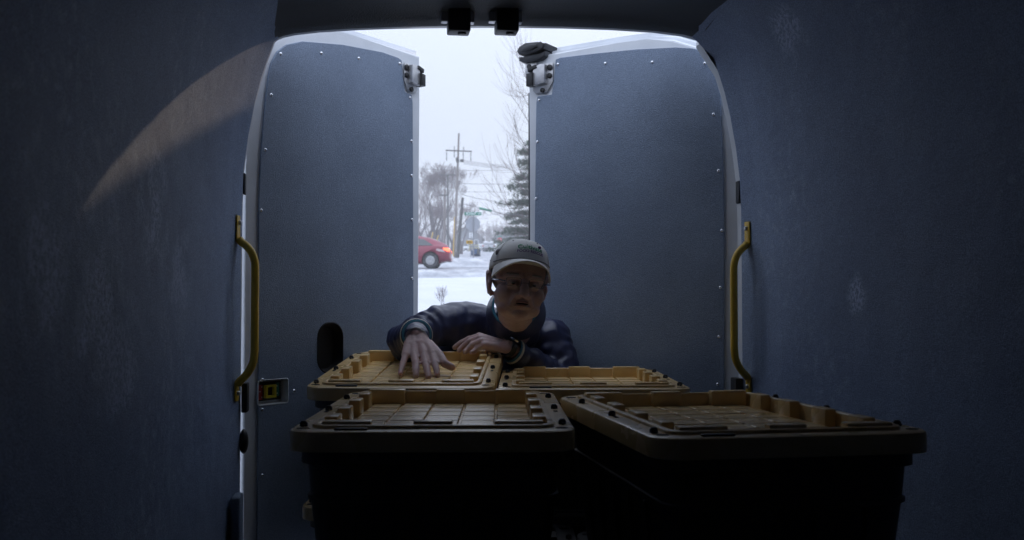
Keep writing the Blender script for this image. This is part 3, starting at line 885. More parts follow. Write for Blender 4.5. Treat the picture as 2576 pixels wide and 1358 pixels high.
# ploughed banks
def bank(name, pts, w, h, seed, m, lumps=0.3):
    rnd = random.Random(seed)
    bm = bmesh.new()
    path = smooth_path([Vector((x, y, 0)) for x, y, *_ in pts], 14)
    hs = []
    for i, (x, y, *hh) in enumerate(pts[:-1]):
        for k in range(14): hs.append((hh[0] if hh else 1) * (1 - k/14) + ((pts[i+1][2] if len(pts[i+1]) > 2 else 1)) * k/14)
    hs.append(pts[-1][2] if len(pts[-1]) > 2 else 1)
    rows = []
    for p, k in zip(path, hs):
        row = []
        for j in range(15):
            v = (j / 14 - 0.5) * 2
            yy_ = p.y + v * w * (0.75 + 0.25*k)
            lump = noise.noise(Vector((p.x*0.9 + seed, v*2.2, seed))) * lumps + noise.noise(Vector((p.x*3.1, v*6, seed))) * lumps * 0.55
            z = gz(yy_) - 0.05 + max(0, (1 - v*v)) * h * k * (1 + lump) + (0.05 * lump if abs(v) < .95 else 0)
            row.append((p.x + v*0.2, yy_, z))
        rows.append(row)
    loft(bm, rows, closed=False)
    return tag(obj(name, bm, m, smooth=80), kind='structure')
bank('near_snow_bank', [(-26, 30.4, .7), (-14, 30.5, .9), (-9, 30.6, .5), (-5, 30.5, 1), (-3.4, 30.5, .65), (-2.2, 30.5, 1), (0, 30.5, .8), (4, 30.5, .9), (12, 30.5, .7), (24, 30.5, .7)], 1.3, 0.20, 3, M['bank'], 0.9)
bank('far_snow_bank', [(-26, 48.4, .9), (-14, 48.2, .8), (-6, 48.2, .55), (-3.9, 48.4, .8), (-3.3, 48.4, .95), (-2.6, 48.4, .9), (-1.6, 48.4, .9), (-0.9, 48.2, .55), (-0.3, 48.0, .1)], 1.9, 0.50, 8, M['bank'], 0.6)
bank('corner_snow_bank', [(-8.6, 56, .4), (-6.6, 56, .7), (-5.6, 56, .9), (-4.9, 56, 1.1), (-4.4, 56, 1.0), (-3.9, 56, .7), (-3.3, 55, .3)], 2.4, 1.35, 12, M['snow'], 0.3)
bank('kerb_snow_bank', [(2.4, 48.4, .3), (4, 48.6, .9), (8, 48.6, .8), (24, 48.6, .8)], 1.9, 0.5, 5, M['snow'], 0.5)

# ------------------------------------------------------------------ utility poles
def pole_at(px_top, py_top, px_base, D, r0, r1, label, m, group='utility poles beyond the road'):
    top = at(px_top, py_top, D)
    base = Vector((at(px_base, 650, D).x, D, gz(D) - 0.3))
    t = empty('utility_pole', base, label=label, cat='utility pole', group=group)
    bm = bmesh.new()
    add_tube(bm, [Vector((0, 0, 0)), (top - base) * 0.5, top - base], [r1, (r0 + r1)/2, r0], seg=10)
    obj('pole', bm, m, t, smooth=60)
    return t, top - base
def crossarm(t, c, half, dz, thick, m):
    bm = bmesh.new()
    add_box(bm, (-half, -thick/2, -thick/2), (half, thick/2, thick/2), bev=0.01, M=Matrix.Translation(c) @ Matrix.Rotation(dz, 4, 'Y'))
    a = obj('crossarm', bm, m, t)
    return a
def insulator(t, p, h, m=None, r=0.05):
    bm = bmesh.new()
    s = 1 if h > 0 else -1
    add_tube(bm, [p, p + Vector((0, 0, h*0.3)), p + Vector((0, 0, h*0.5)), p + Vector((0, 0, h*0.8)), p + Vector((0, 0, h))], [r*.4, r, r*.5, r, r*.4], seg=8)
    obj('insulator', bm, m or M['galv'], t)
Dp = 74
t1, v1 = pole_at(1154, 335, 1142, Dp, 0.07, 0.115, 'tallest utility pole, long crossarm with hanging insulators', M['wood'])
def rel(t, px, py, D): return at(px, py, D) - t.location
ca = rel(t1, 1153.5, 379.5, Dp - 0.2)
arm = crossarm(t1, ca, 33/2473*Dp, R(2.5), 0.09, M['wood_dark'])
for px, py, h in ((1123, 380, -0.75), (1142.5, 378, -0.55), (1142.5, 378, 0.32), (1165, 380, -0.9), (1166, 379, 0.3), (1184, 382, -0.7)):
    insulator(t1, rel(t1, px, py, Dp - 0.2), h)
bm = bmesh.new()
for px, py in ((1150, 400), (1151, 405), (1161, 404)):
    add_box(bm, (-.12, -.1, -.1), (.12, .1, .1), bev=.02, M=Matrix.Translation(rel(t1, px, py, Dp - .2)))
tag(obj('bracket', bm, M['wood_dark'], t1))
bm = bmesh.new()
add_tube(bm, [rel(t1, 1143.0, 545, Dp-.22), rel(t1, 1139.5, 648, Dp-.22)], [.035, .045], seg=6)
obj('cable_guard', bm, M['guard'], t1)
t2, v2 = pole_at(1126, 440, 1126.5, 92, 0.08, 0.12, 'utility pole with a plain T shaped crossarm, behind the tallest pole', M['wood_dark'])
crossarm(t2, rel(t2, 1124.5, 440, 91.8), 20.5/2473*92, 0, 0.11, M['wood_dark'])
t3, v3 = pole_at(1119, 476, 1116, 70, 0.075, 0.115, 'short pale utility pole nearest the tail of the red car', M['wood'])
crossarm(t3, rel(t3, 1117, 491, 69.8), 11/2473*70, 0, 0.10, M['wood_dark'])
t4, v4 = pole_at(1163.5, 497, 1148, 62, 0.085, 0.125, 'dark utility pole leaning over, cut short without crossarm', M['wood_dark'])

# power lines
def wire(pts, r, label, group='power lines across the street'):
    bm = bmesh.new()
    add_tube(bm, smooth_path(pts, 8), r, seg=4)
    return tag(obj('power_line', bm, M['wire'], smooth=None), label, 'power line', group)
for k, (y0, y1, y2) in enumerate(((403, 416, 425), (406, 419, 428), (409, 421.5, 430), (412, 424, 432))):
    wire([at(1166, y0, Dp - .3), at(1240, (y0 + y1)/2 + 4, 84), at(1300, y1, 96), at(1345, y2, 105), at(1480, y2 + 8, 125)], 0.014, ('highest', 'second highest', 'third highest', 'lowest')[k] + ' of the four bundled lines sloping down from the tallest pole')
wire([at(1060, 424, 100), at(1150, 428, 100), at(1240, 428.5, 100), at(1400, 425, 100)], 0.018, 'upper level power line crossing the pale sky')
wire([at(1060, 452, 100), at(1150, 460, 100), at(1220, 463, 100), at(1400, 462, 100)], 0.022, 'power line crossing halfway down the sky')
wire([at(1060, 474, 105), at(1150, 481, 105), at(1240, 483, 105), at(1400, 482, 105)], 0.018, 'lowest level power line behind the street name sign')
wire([at(1160, 488, 66), at(1195, 498, 66), at(1250, 508, 66), at(1400, 540, 66)], 0.016, 'power line sagging past the top of the leaning pole')

# ------------------------------------------------------------------ signs
def text_mesh(s, size, m, name='lettering', extrude=0.001, align='CENTER', bold=0.0):
    c = bpy.data.curves.new('t', 'FONT'); c.body = s; c.size = size; c.align_x = align; c.align_y = 'CENTER'; c.extrude = extrude; c.offset = bold
    o = bpy.data.objects.new('t', c); COL.objects.link(o)
    dg = bpy.context.evaluated_depsgraph_get(); dg.update()
    me = bpy.data.meshes.new_from_object(o.evaluated_get(dg)); bpy.data.objects.remove(o)
    me.materials.clear(); me.materials.append(m); me.name = name
    return me
Ds = 51.0
sb = at(1190.5, 668, Ds); base = Vector((sb.x, Ds, gz(Ds) - 0.2))
st = empty('stop_sign', base, label='back of a bare grey stop sign under a green street name plate', cat='road sign')
top = rel(st, 1190.5, 532, Ds)
bm = bmesh.new(); add_box(bm, (-.035, -.03, 0), (.035, .03, top.z), bev=.005); obj('post', bm, M['galv'], st)
oc = rel(st, 1189, 563.5, Ds)
r8 = 0.40
bm = bmesh.new()
add_prism(bm, [(oc.x + r8*math.cos(R(22.5+45*k)), oc.z + r8*math.sin(R(22.5+45*k))) for k in range(8)], 0.035, 0.042, lambda u, v, n: Vector((u, n, v)), bev=0.002)
obj('octagon_panel', bm, M['sign_back'], st)
bm = bmesh.new(); np_ = rel(st, 1189.5, 537.8, Ds)
add_box(bm, (np_.x - .44, -.05, np_.z - .083), (np_.x + .44, -.04, np_.z + .083), bev=.003)
nm = obj('name_plate', bm, M['sign_green'], st)
txt = text_mesh('MCKINLEY', 0.185, M['sign_white'], bold=0.003)
obj('lettering', txt, parent=nm, loc=(np_.x - 0.09, -0.0515, np_.z), rot=(R(90), 0, 0)).scale = (0.62, 1, 1)
txt = text_mesh('AVE', 0.12, M['sign_white'], bold=0.002)
obj('lettering', txt, parent=nm, loc=(np_.x + 0.33, -0.0515, np_.z), rot=(R(90), 0, 0)).scale = (0.7, 1, 1)
for dx in (-.05, .05):
    bm = bmesh.new(); q = rel(st, 1184.5, 591.5, Ds)
    add_box(bm, (q.x + dx*1.15 - .04, .035, q.z - .14), (q.x + dx*1.15 + .04, .045, q.z + .14), bev=.003)
    obj('small_plate', bm, M['sign_white'], st)
# second thin post beside it with small yellow plate
Dy = 52.5
b2 = Vector((at(1184, 660, Dy).x, Dy, gz(Dy) - .2))
ys_ = empty('warning_sign', b2, label='small yellow arrow plate on a thin post under the grey octagon', cat='road sign')
bm = bmesh.new(); zt_ = rel(ys_, 1184, 598, Dy).z
add_box(bm, (-.025, -.02, 0), (.025, .02, zt_), bev=.004); obj('post', bm, M['galv'], ys_)
q = rel(ys_, 1181, 609, Dy)
bm = bmesh.new(); add_box(bm, (q.x - .18, -.035, q.z - .09), (q.x + .18, -.025, q.z + .09), bev=.004); pl = obj('plate', bm, M['sign_yellow'], ys_)
bm = bmesh.new()
add_prism(bm, [(q.x - .12, q.z), (q.x - .04, q.z + .06), (q.x - .04, q.z + .02), (q.x + .1, q.z + .02), (q.x + .1, q.z - .02), (q.x - .04, q.z - .02), (q.x - .04, q.z - .06)], -.0375, -.0355, lambda u, v, n: Vector((u, n, v)))
obj('arrow', bm, M['black'], pl)
# dark street name blade seen nearly edge-on
Dn = 47.0
bn = empty('street_sign', at(1205, 523.5, Dn), label='thin dark sign blade hung edge-on from a cable among bare branches', cat='road sign')
bm = bmesh.new()
p2 = at(1237, 530.5, Dn) - bn.location
add_tube(bm, [Vector((0, 0, 0)), p2], [.05, .05], seg=4); obj('blade', bm, M['sign_green'], bn)
bm = bmesh.new()
add_tube(bm, smooth_path([at(1165, 513, Dn) - bn.location, Vector((0, 0, 0.03)), p2 + Vector((0, 0, .02)), at(1262, 536, Dn) - bn.location, at(1390, 548, Dn) - bn.location], 5), .012, seg=4)
obj('cable', bm, M['wire'], bn)
# far red stop sign
Df = 120.0
b3 = Vector((at(1256.5, 640, Df).x, Df, gz(Df) - .2))
fs_ = empty('stop_sign', b3, label='small red stop sign far down the side street', cat='road sign')
bm = bmesh.new(); q = rel(fs_, 1256.5, 603, Df)
add_box(bm, (-.04, -.03, 0), (.04, .03, q.z + .3), bev=.004); obj('post', bm, M['galv'], fs_)
bm = bmesh.new()
add_prism(bm, [(q.x + .30*math.cos(R(22.5+45*k)), q.z + .30*math.sin(R(22.5+45*k))) for k in range(8)], -.05, -.04, lambda u, v, n: Vector((u, n, v)))
op_ = obj('octagon_panel', bm, M['sign_red'], fs_)
txt = text_mesh('STOP', 0.21, M['sign_white'])
obj('lettering', txt, parent=op_, loc=(q.x, -.052, q.z), rot=(R(90), 0, 0)).scale = (.85, 1, 1)
bm = bmesh.new(); add_box(bm, (q.x - .28, -.05, q.z + .34), (q.x + .28, -.04, q.z + .46)); obj('name_plate', bm, M['sign_green'], fs_)
# yellow marker posts behind the red car
for i, (xa, ya, xb, yb) in enumerate(((1082.5, 612, 1088.5, 583.5), (1093.5, 620, 1102.5, 591.5))):
    Dm = 52
    p0, p1 = at(xa, ya, Dm), at(xb, yb, Dm)
    d = (p1 - p0).normalized()
    p0 = p0 - d * ((p0.z - gz(Dm) + .2) / d.z)
    e = empty('marker_post', p0, label=('yellow guy wire marker, higher of the two behind the red car', 'yellow guy wire marker, lower of the two and nearer the tail lamp')[i], cat='marker post', group='yellow guy markers behind the red car')
    bm = bmesh.new(); add_tube(bm, [Vector((0, 0, 0)), p1 - p0], [.028, .028], seg=8); obj('sleeve', bm, M['guard'], e)

# ------------------------------------------------------------------ red car
def build_car(name, loc, rz, L, W, H, prof, mbody, label, group=None, lit=True, wheel_r=0.33):
    """prof: upper outline points (x from rear to front, z) of the lower body; the cabin is separate."""
    t = empty(name, loc, (0, 0, rz), label=label, cat='car')
    # lower body: cross-sections along x
    secs = []
    for x, zt, wf in prof:
        hw = W/2 * wf
        zb = 0.20 if 0.35 < x < L - 0.35 else 0.30
        sec = [(x, -hw*0.92, zb), (x, -hw, zb + 0.10), (x, -hw*1.0, (zb + zt)*0.5), (x, -hw*0.97, zt - 0.09), (x, -hw*0.88, zt), (x, 0, zt + 0.025),
               (x, hw*0.88, zt), (x, hw*0.97, zt - 0.09), (x, hw, (zb + zt)*0.5), (x, hw, zb + 0.10), (x, hw*0.92, zb)]
        secs.append(sec)
    bm = bmesh.new()
    loft(bm, secs, closed=True, cap0=True, cap1=True)
    bd = obj('body', bm, mbody, t, smooth=50)
    return t, bd
Dc = 44.0
cz = gz(Dc) + 0.02
rear_x = at(1131, 650, Dc - 0.9).x
CL = 4.45
t_car = empty('parked_car', (rear_x, Dc, cz), (0, 0, R(180)), label='red hatchback with its brake lamp lit, driving along the far lane', cat='car')
t_car.name = 'hatchback_car'
# local: x from rear (0) to front (L), y: side facing the camera is +y after the half turn
prof_c = [(0.0, .74, .72), (0.05, .86, .86), (.22, .98, .94), (.6, 1.02, .98), (1.2, .96, 1.0), (2.0, .93, 1.0), (3.0, .90, 1.0), (3.4, .86, .98), (4.0, .74, .93), (4.3, .62, .84), (4.45, .52, .66)]
def car_sections(prof, W, zb_end=.30, zb=.19):
    out = []
    L = prof[-1][0]
    for x, zt, wf in prof:
        hw = W/2*wf
        b = zb_end if (x < .3 or x > L-.3) else zb
        out.append([(x, -hw*.90, b), (x, -hw, b + .12), (x, -hw, (b + zt)*.52), (x, -hw*.96, zt - .10), (x, -hw*.88, zt), (x, 0, zt + .02),
                    (x, hw*.88, zt), (x, hw*.96, zt - .10), (x, hw, (b + zt)*.52), (x, hw, b + .12), (x, hw*.90, b)])
    return out
bm = bmesh.new(); loft(bm, car_sections(prof_c, 1.76), cap0=True, cap1=True)
body = obj('body', bm, M['car_red'], t_car, smooth=60)
# wheel arch cut-outs
cts = []
for x in (.86, 3.5):
    for sy in (-1, 1):
        bmc = bmesh.new(); add_tube(bmc, [(x, sy*.62, .33), (x, sy*1.0, .33)], .385, seg=28)
        cts.append(obj('tmp', bmc, M['black'], t_car))
cut(body, cts)
for x in (.86, 3.5):
    for sy in (-1, 1):
        bm = bmesh.new(); add_tube(bm, [(x, sy*.60, .34), (x, sy*.63, .34)], .38, seg=24)
        obj('wheel_arch', bm, M['black'], t_car)
# cabin: roof sweep
cab = [(.12, 1.00, .80), (.45, 1.16, .76), (.95, 1.34, .72), (1.5, 1.43, .71), (2.1, 1.45, .71), (2.6, 1.38, .72), (3.1, 1.14, .76), (3.45, .90, .82)]
secs = []
for x, zt, wf in cab:
    hw = .88*wf
    zb_ = .88
    secs.append([(x, -.83, zb_), (x, -.83 + (.83-hw)*.9, max(zb_+.005, zt - .08)), (x, -hw*.86, max(zb_+.01, zt)), (x, 0, max(zb_+.02, zt + .02)), (x, hw*.86, max(zb_+.01, zt)), (x, .83 - (.83-hw)*.9, max(zb_+.005, zt - .08)), (x, .83, zb_)])
bm = bmesh.new(); loft(bm, secs, cap0=True, cap1=True); obj('roof', bm, M['car_red'], t_car, smooth=50)
def side_glass(pts, name='side_window'):
    for sy in (-1, 1):
        bm = bmesh.new()
        A = []
        for x, z in pts:
            zt = interp([(a, b) for a, b, c in cab], x); wf = interp([(a, c) for a, b, c in cab], x)
            f = (z - .88)/max(.02, (zt - .08 - .88)); y = .83 - (.83 - .88*wf)*.9*f
            A.append((x, sy*(y + .004), z))
        B = [(x, y + sy*.012, z) for x, y, z in A]
        loft(bm, [A, B], cap0=True, cap1=True)
        obj(name, bm, M['glass'], t_car)
side_glass([(.72, .98), (1.55, .965), (1.55, 1.32), (1.15, 1.25)], 'rear_side_window')
side_glass([(1.65, .965), (2.45, .96), (2.5, 1.28), (2.1, 1.34), (1.65, 1.34)], 'door_window')
side_glass([(2.55, .96), (3.0, .95), (2.62, 1.25)], 'front_side_window')
bm = bmesh.new()
loft(bm, [[(.20, -.56, 1.035), (.20, .56, 1.035)], [(.48, -.54, 1.20), (.48, .54, 1.20)], [(.90, -.5, 1.35), (.90, .5, 1.35)]], closed=False)
obj('rear_window', bm, M['glass'], t_car)
for sy in (-1, 1):
    bm = bmesh.new()
    pts = [(.02, .70), (.03, .80), (.10, .865), (.30, .88), (.28, .79), (.12, .72)]
    loft(bm, [[(x, sy*(.74 + .38*x*(1 - .5*x) + .0), z) for x, z in pts], [(x - .02, sy*(.775 + .38*x*(1 - .5*x)), z) for x, z in pts]], cap0=True, cap1=True)
    obj('tail_lamp', bm, M['tail'], t_car)
    bm = bmesh.new()
    pts = [(.20, .67), (.30, .79), (.56, .83), (.62, .78), (.5, .72)]
    loft(bm, [[(x, sy*(.80 + .06*x), z) for x, z in pts], [(x, sy*(.852 + .03*x), z) for x, z in pts]], cap0=True, cap1=True)
    obj('lamp_lens', bm, M['tail_clear'], t_car)
bm = bmesh.new(); add_box(bm, (-.03, -.62, .30), (.16, .62, .44), bev=.03); obj('bumper', bm, M['car_red'], t_car)
for x in (.86, 3.5):
    make_wheel('wheel', .325, .2, t_car, (x, .77, .325), (0, 0, 0))
    make_wheel('wheel', .325, .2, t_car, (x, -.77, .325), (0, 0, R(180)))

# ------------------------------------------------------------------ far vehicle, trailers, houses
Dv = 150.0
vb = at(1228.5, 630, Dv)
vz = gz(Dv) + .05
sv = empty('suv', (vb.x, Dv, vz), label='silver estate car seen from behind, far down the side street', cat='car')
def tapered(name, secs, m, parent, smooth=50):
    bm = bmesh.new(); loft(bm, secs, cap0=True, cap1=True); return obj(name, bm, m, parent, smooth=smooth)
def rect_sec(y, hw, z0, z1, r=.12): return [(x, y, (z0+z1)/2 + z) for x, z in rounded_rect(hw, (z1-z0)/2, r, 3)]
tapered('body', [rect_sec(0, .88, .34, .95), rect_sec(.1, .95, .28, 1.02), rect_sec(4.4, .95, .28, .98), rect_sec(4.6, .88, .34, .85)], M['car_silver'], sv)
tapered('roof', [rect_sec(.05, .80, .9, 1.35), rect_sec(.45, .74, .9, 1.62), rect_sec(2.6, .74, .9, 1.62), rect_sec(3.4, .8, .9, 1.0)][:4], M['car_silver'], sv)
bm = bmesh.new(); loft(bm, [[(-.66, -.0, 1.08), (.66, -.0, 1.08)], [(-.6, .32, 1.50), (.6, .32, 1.50)]], closed=False); obj('rear_window', bm, M['glass'], sv)
bm = bmesh.new(); add_box(bm, (-.92, -.08, .34), (.92, .06, .55), bev=.03); obj('bumper', bm, M['black'], sv)
for sx in (-1, 1):
    bm = bmesh.new(); add_box(bm, (sx*.84 - .07, -.03, .72), (sx*.84 + .07, .06, 1.0), bev=.01); obj('tail_lamp', bm, M['sign_red'], sv)
    for y in (.9, 3.7): make_wheel('wheel', .36, .22, sv, (sx*.82, y, .34), (0, 0, R(-90 if sx > 0 else 90)))
def trailer(px0, px1, py0, py1, D, depth, label, dark_end=True):
    a, b = at(px0, py0, D), at(px1, py1, D)
    z0 = gz(D)
    t = empty('trailer', ((a.x+b.x)/2, D, z0), label=label, cat='trailer')
    hw = abs(b.x-a.x)/2; h = max(a.z, b.z) - z0
    bm = bmesh.new(); add_box(bm, (-hw, 0, .45), (hw, depth, h), bev=.08); obj('box', bm, M['trailer'], t)
    if dark_end:
        bm = bmesh.new(); add_box(bm, (-hw + .25, -.03, .9), (-hw + 1.1, -.005, h - .5), bev=.01); obj('door', bm, M['siding'], t)
    bm = bmesh.new(); add_box(bm, (-hw + .1, .1, .3), (hw - .1, depth - .1, .45), bev=.02); obj('frame', bm, M['black'], t)
    for sx in (-1, 1): make_wheel('wheel', .35, .2, t, (sx*hw*.7, .15, .33), (0, 0, R(180)), seg=12)
    return t
trailer(1202, 1250, 613, 629, 185, 3, 'white box trailer parked behind the silver estate car')
trailer(1163, 1180, 619, 628, 160, 2, 'low pale trailer parked by the leaning pole', False)
def fence_rail(pxs, D, label):
    t = empty('guard_rail', (at(pxs[0], 620, D).x, D, gz(D)), label=label, cat='guard rail')
    L = at(pxs[1], 620, D).x - at(pxs[0], 620, D).x
    for z in (1.0, .55):
        bm = bmesh.new(); add_box(bm, (0, -.03, z - .06), (L, .03, z + .06)); obj('rail', bm, M['rail_yellow'], t)
    n = max(2, int(L / 1.5) + 1)
    for i in range(n):
        bm = bmesh.new(); add_box(bm, (L*i/(n-1) - .05, -.09, -.1), (L*i/(n-1) + .05, -.031, 1.1)); obj('post', bm, M['rail_yellow'], t)
fence_rail((1180, 1203), 158, 'yellow pipe rail between the two white trailers')
fence_rail((1250, 1285), 158, 'yellow pipe rail beside the silver estate car')

def house(pxc, half_px, py_eave, py_ridge, D, depth, label, chimney=True):
    c = at(pxc, 620, D); hw = half_px/F_PX*D
    z0 = gz(D) - .3
    ze, zr_ = at(pxc, py_eave, D).z - z0, at(pxc, py_ridge, D).z - z0
    t = empty('house', (c.x, D, z0), label=label, cat='house')
    bm = bmesh.new()
    A = [(-hw, 0, 0), (hw, 0, 0), (hw, 0, ze), (0, 0, zr_), (-hw, 0, ze)]
    loft(bm, [A, [(x, depth, z) for x, y, z in A]], cap0=True, cap1=True); obj('wall', bm, M['siding'], t, smooth=None)
    for sx in (-1, 1):
        bm = bmesh.new()
        k = .5
        s = (zr_ - ze)/hw
        A = [(0, -.4, zr_ + .02), (sx*(hw + k), -.4, ze - s*k + .02), (sx*(hw + k), -.4, ze - s*k + .2), (0, -.4, zr_ + .22)]
        loft(bm, [A, [(x, depth + .4, z) for x, y, z in A]], cap0=True, cap1=True); rf = obj('roof', bm, M['shingle'], t, smooth=None)
    if chimney:
        bm = bmesh.new(); add_box(bm, (hw*.35, depth*.4, ze), (hw*.35 + .7, depth*.4 + .7, zr_ + .8)); obj('chimney', bm, M['shingle'], rf)
    for x in (-.55, .1, .6):
        bm = bmesh.new(); add_box(bm, (x*hw - .45, -.05, 1.3), (x*hw + .45, .02, 2.5)); w_ = obj('window', bm, M['sign_white'], t)
        bm = bmesh.new(); add_box(bm, (x*hw - .36, -.07, 1.4), (x*hw + .36, -.052, 2.4)); obj('pane', bm, M['glass'], w_)
    return t
house(1178, 33, 597, 566, 215, 14, 'dark grey gabled house behind the grey octagon')
house(1283, 40, 598, 572, 230, 14, 'dark gabled house at the right, behind the far red stop sign', False)
house(1085, 22, 610, 592, 180, 10, 'small dark house behind the red car')

# bins
def bin_at(px, py, D, label, lying, col='bin', s=1.0, rz=0.0):
    p = at(px, py, D)
    t = empty('rubbish_bin', (p.x, D, gz(D) + (.34 if lying else .05)), (R(80) if lying else 0, R(12) if lying else 0, rz), label=label, cat='rubbish bin', group='wheeled bins by the side street')
    bm = bmesh.new()
    loft(bm, [[(x, y, 0) for x, y in rounded_rect(.24*s, .27*s, .05, 3)], [(x, y, .95*s) for x, y in rounded_rect(.32*s, .36*s, .05, 3)]], cap0=True)
    obj('body', bm, M[col], t)
    bm = bmesh.new(); add_box(bm, (-.34*s, -.38*s, .95*s), (.34*s, .38*s, 1.04*s), bev=.03); obj('lid', bm, M['bin_lid'], t)
    for sx in (-1, 1):
        bm = bmesh.new(); add_tube(bm, [(sx*.25*s, .29*s, .1*s), (sx*.31*s, .29*s, .1*s)], .11*s, seg=10); obj('wheel', bm, M['black'], t)
Db = 96
bin_at(1186, 650, Db, 'dark blue wheeled bin lying on the snow, beside the sign post', True, s=.8, rz=R(60))
bin_at(1195, 650, Db + .6, 'dark blue wheeled bin with its dark lid up, behind the sign post', False, s=.72)
bin_at(1203, 652, Db, 'dark blue wheeled bin at the open end of the fallen group', False, s=.66)
bin_at(1257.5, 632, 118, 'lighter blue bin standing under the far red stop sign', False, s=.95)

# ------------------------------------------------------------------ trees
def grow(bm, p, d, L, r, depth, rnd, spread, mi_twig, seg=5, up=0.12, tips=None, ratio=(.62, .82), rmin=.0015):
    n = 3
    pts = [p.copy()]; rad = [r]
    q = p.copy(); dd = d.copy()
    for i in range(n):
        dd = (dd + Vector((rnd.uniform(-1, 1), rnd.uniform(-1, 1), rnd.uniform(-1, 1))) * .13 + Vector((0, 0, up*.4))).normalized()
        q = q + dd * (L/n); pts.append(q.copy()); rad.append(max(rmin, r * (1 - .38*(i+1)/n)))
    s = 6 if depth > 4 else 4 if depth > 2 else 3
    add_tube(bm, pts, rad, seg=s, mi=0 if depth > 3 else mi_twig, caps=False)
    if depth == 0: return
    k = 2 if depth > 5 else 3
    for j in range(k):
        a = rnd.uniform(0, 2*math.pi); ang = spread * rnd.uniform(.55, 1.25)
        ax = dd.orthogonal().normalized(); ax = Matrix.Rotation(a, 3, dd) @ ax
        nd = (Matrix.Rotation(ang, 3, ax) @ dd + Vector((0, 0, up))).normalized()
        f = rnd.uniform(.55, 1.0) if j else 1.0
        start = pts[-1] if f > .9 else pts[-2]
        grow(bm, start, nd, L * rnd.uniform(*ratio), rad[-1] * rnd.uniform(.6, .8), depth - 1, rnd, spread, mi_twig, up=up, rmin=rmin)
def bare_tree(px, D, py_top, seed, label, depth=6, stems=1, spread=R(27), r=.3, group='bare trees along the street', twr=1.0, first=.32):
    rnd = random.Random(seed)
    x = at(px, 600, D).x; z0 = gz(D) - .2
    H = at(px, py_top, D).z - z0
    t = empty('bare_tree', (x, D, z0), label=label, cat='tree', group=group)
    bm = bmesh.new(); add_tube(bm, [(0, 0, 0), (0, 0, H*.08), (0.05, 0, H*.2)], [r*1.3, r, r*.9], seg=8)
    obj('trunk', bm, M['bark'], t)
    bm = bmesh.new()
    for k in range(stems):
        a = 2*math.pi*k/stems + rnd.uniform(-.4, .4); l = .34 if stems > 1 else .05
        d = Vector((math.cos(a)*l, math.sin(a)*l, 1)).normalized()
        grow(bm, Vector((0, 0, H*(.12 + .07*rnd.random()))), d, H*first*.8, r*.7/math.sqrt(stems)*1.3, depth, rnd, spread, 1, rmin=.0045)
    zmax = max(v.co.z for v in bm.verts)
    bmesh.ops.scale(bm, vec=(H/zmax*twr, H/zmax*twr, H/zmax), verts=bm.verts[:])
    obj('crown', bm, [M['bark'], M['twig']], t, smooth=None)
    return t
bare_tree(1097, 105, 398, 11, 'large bare spreading tree rising behind the utility poles', depth=7, stems=6, spread=R(28), r=.26, first=.24, twr=1.1)
bare_tree(1068, 95, 470, 21, 'slender bare tree at the edge of the open door, above the red car', depth=6, stems=2, r=.22)
bare_tree(1137, 120, 470, 5, 'bare tree between the tallest pole and the leaning pole', depth=6, stems=2, r=.24)
bare_tree(1160, 118, 500, 15, 'lower bare tree behind the leaning pole', depth=6, stems=3, r=.2)
bare_tree(1240, 200, 566, 31, 'far bare tree between the two gabled houses', depth=6, stems=3, r=.25)
bare_tree(1214, 210, 572, 37, 'far bare tree just beyond the grey octagon', depth=6, stems=3, r=.25)
bare_tree(1112, 130, 500, 44, 'dense bare tree low behind the two pale poles', depth=6, stems=4, r=.25)
bare_tree(1050, 120, 440, 61, 'bare tree half hidden behind the open door edge', depth=6, stems=3, r=.3)
bare_tree(1264, 190, 560, 71, 'far bare tree above the red stop sign', depth=6, stems=3, r=.3)
bare_tree(1085, 112, 505, 81, 'short thick bare tree right above the red car', depth=6, stems=4, r=.3)
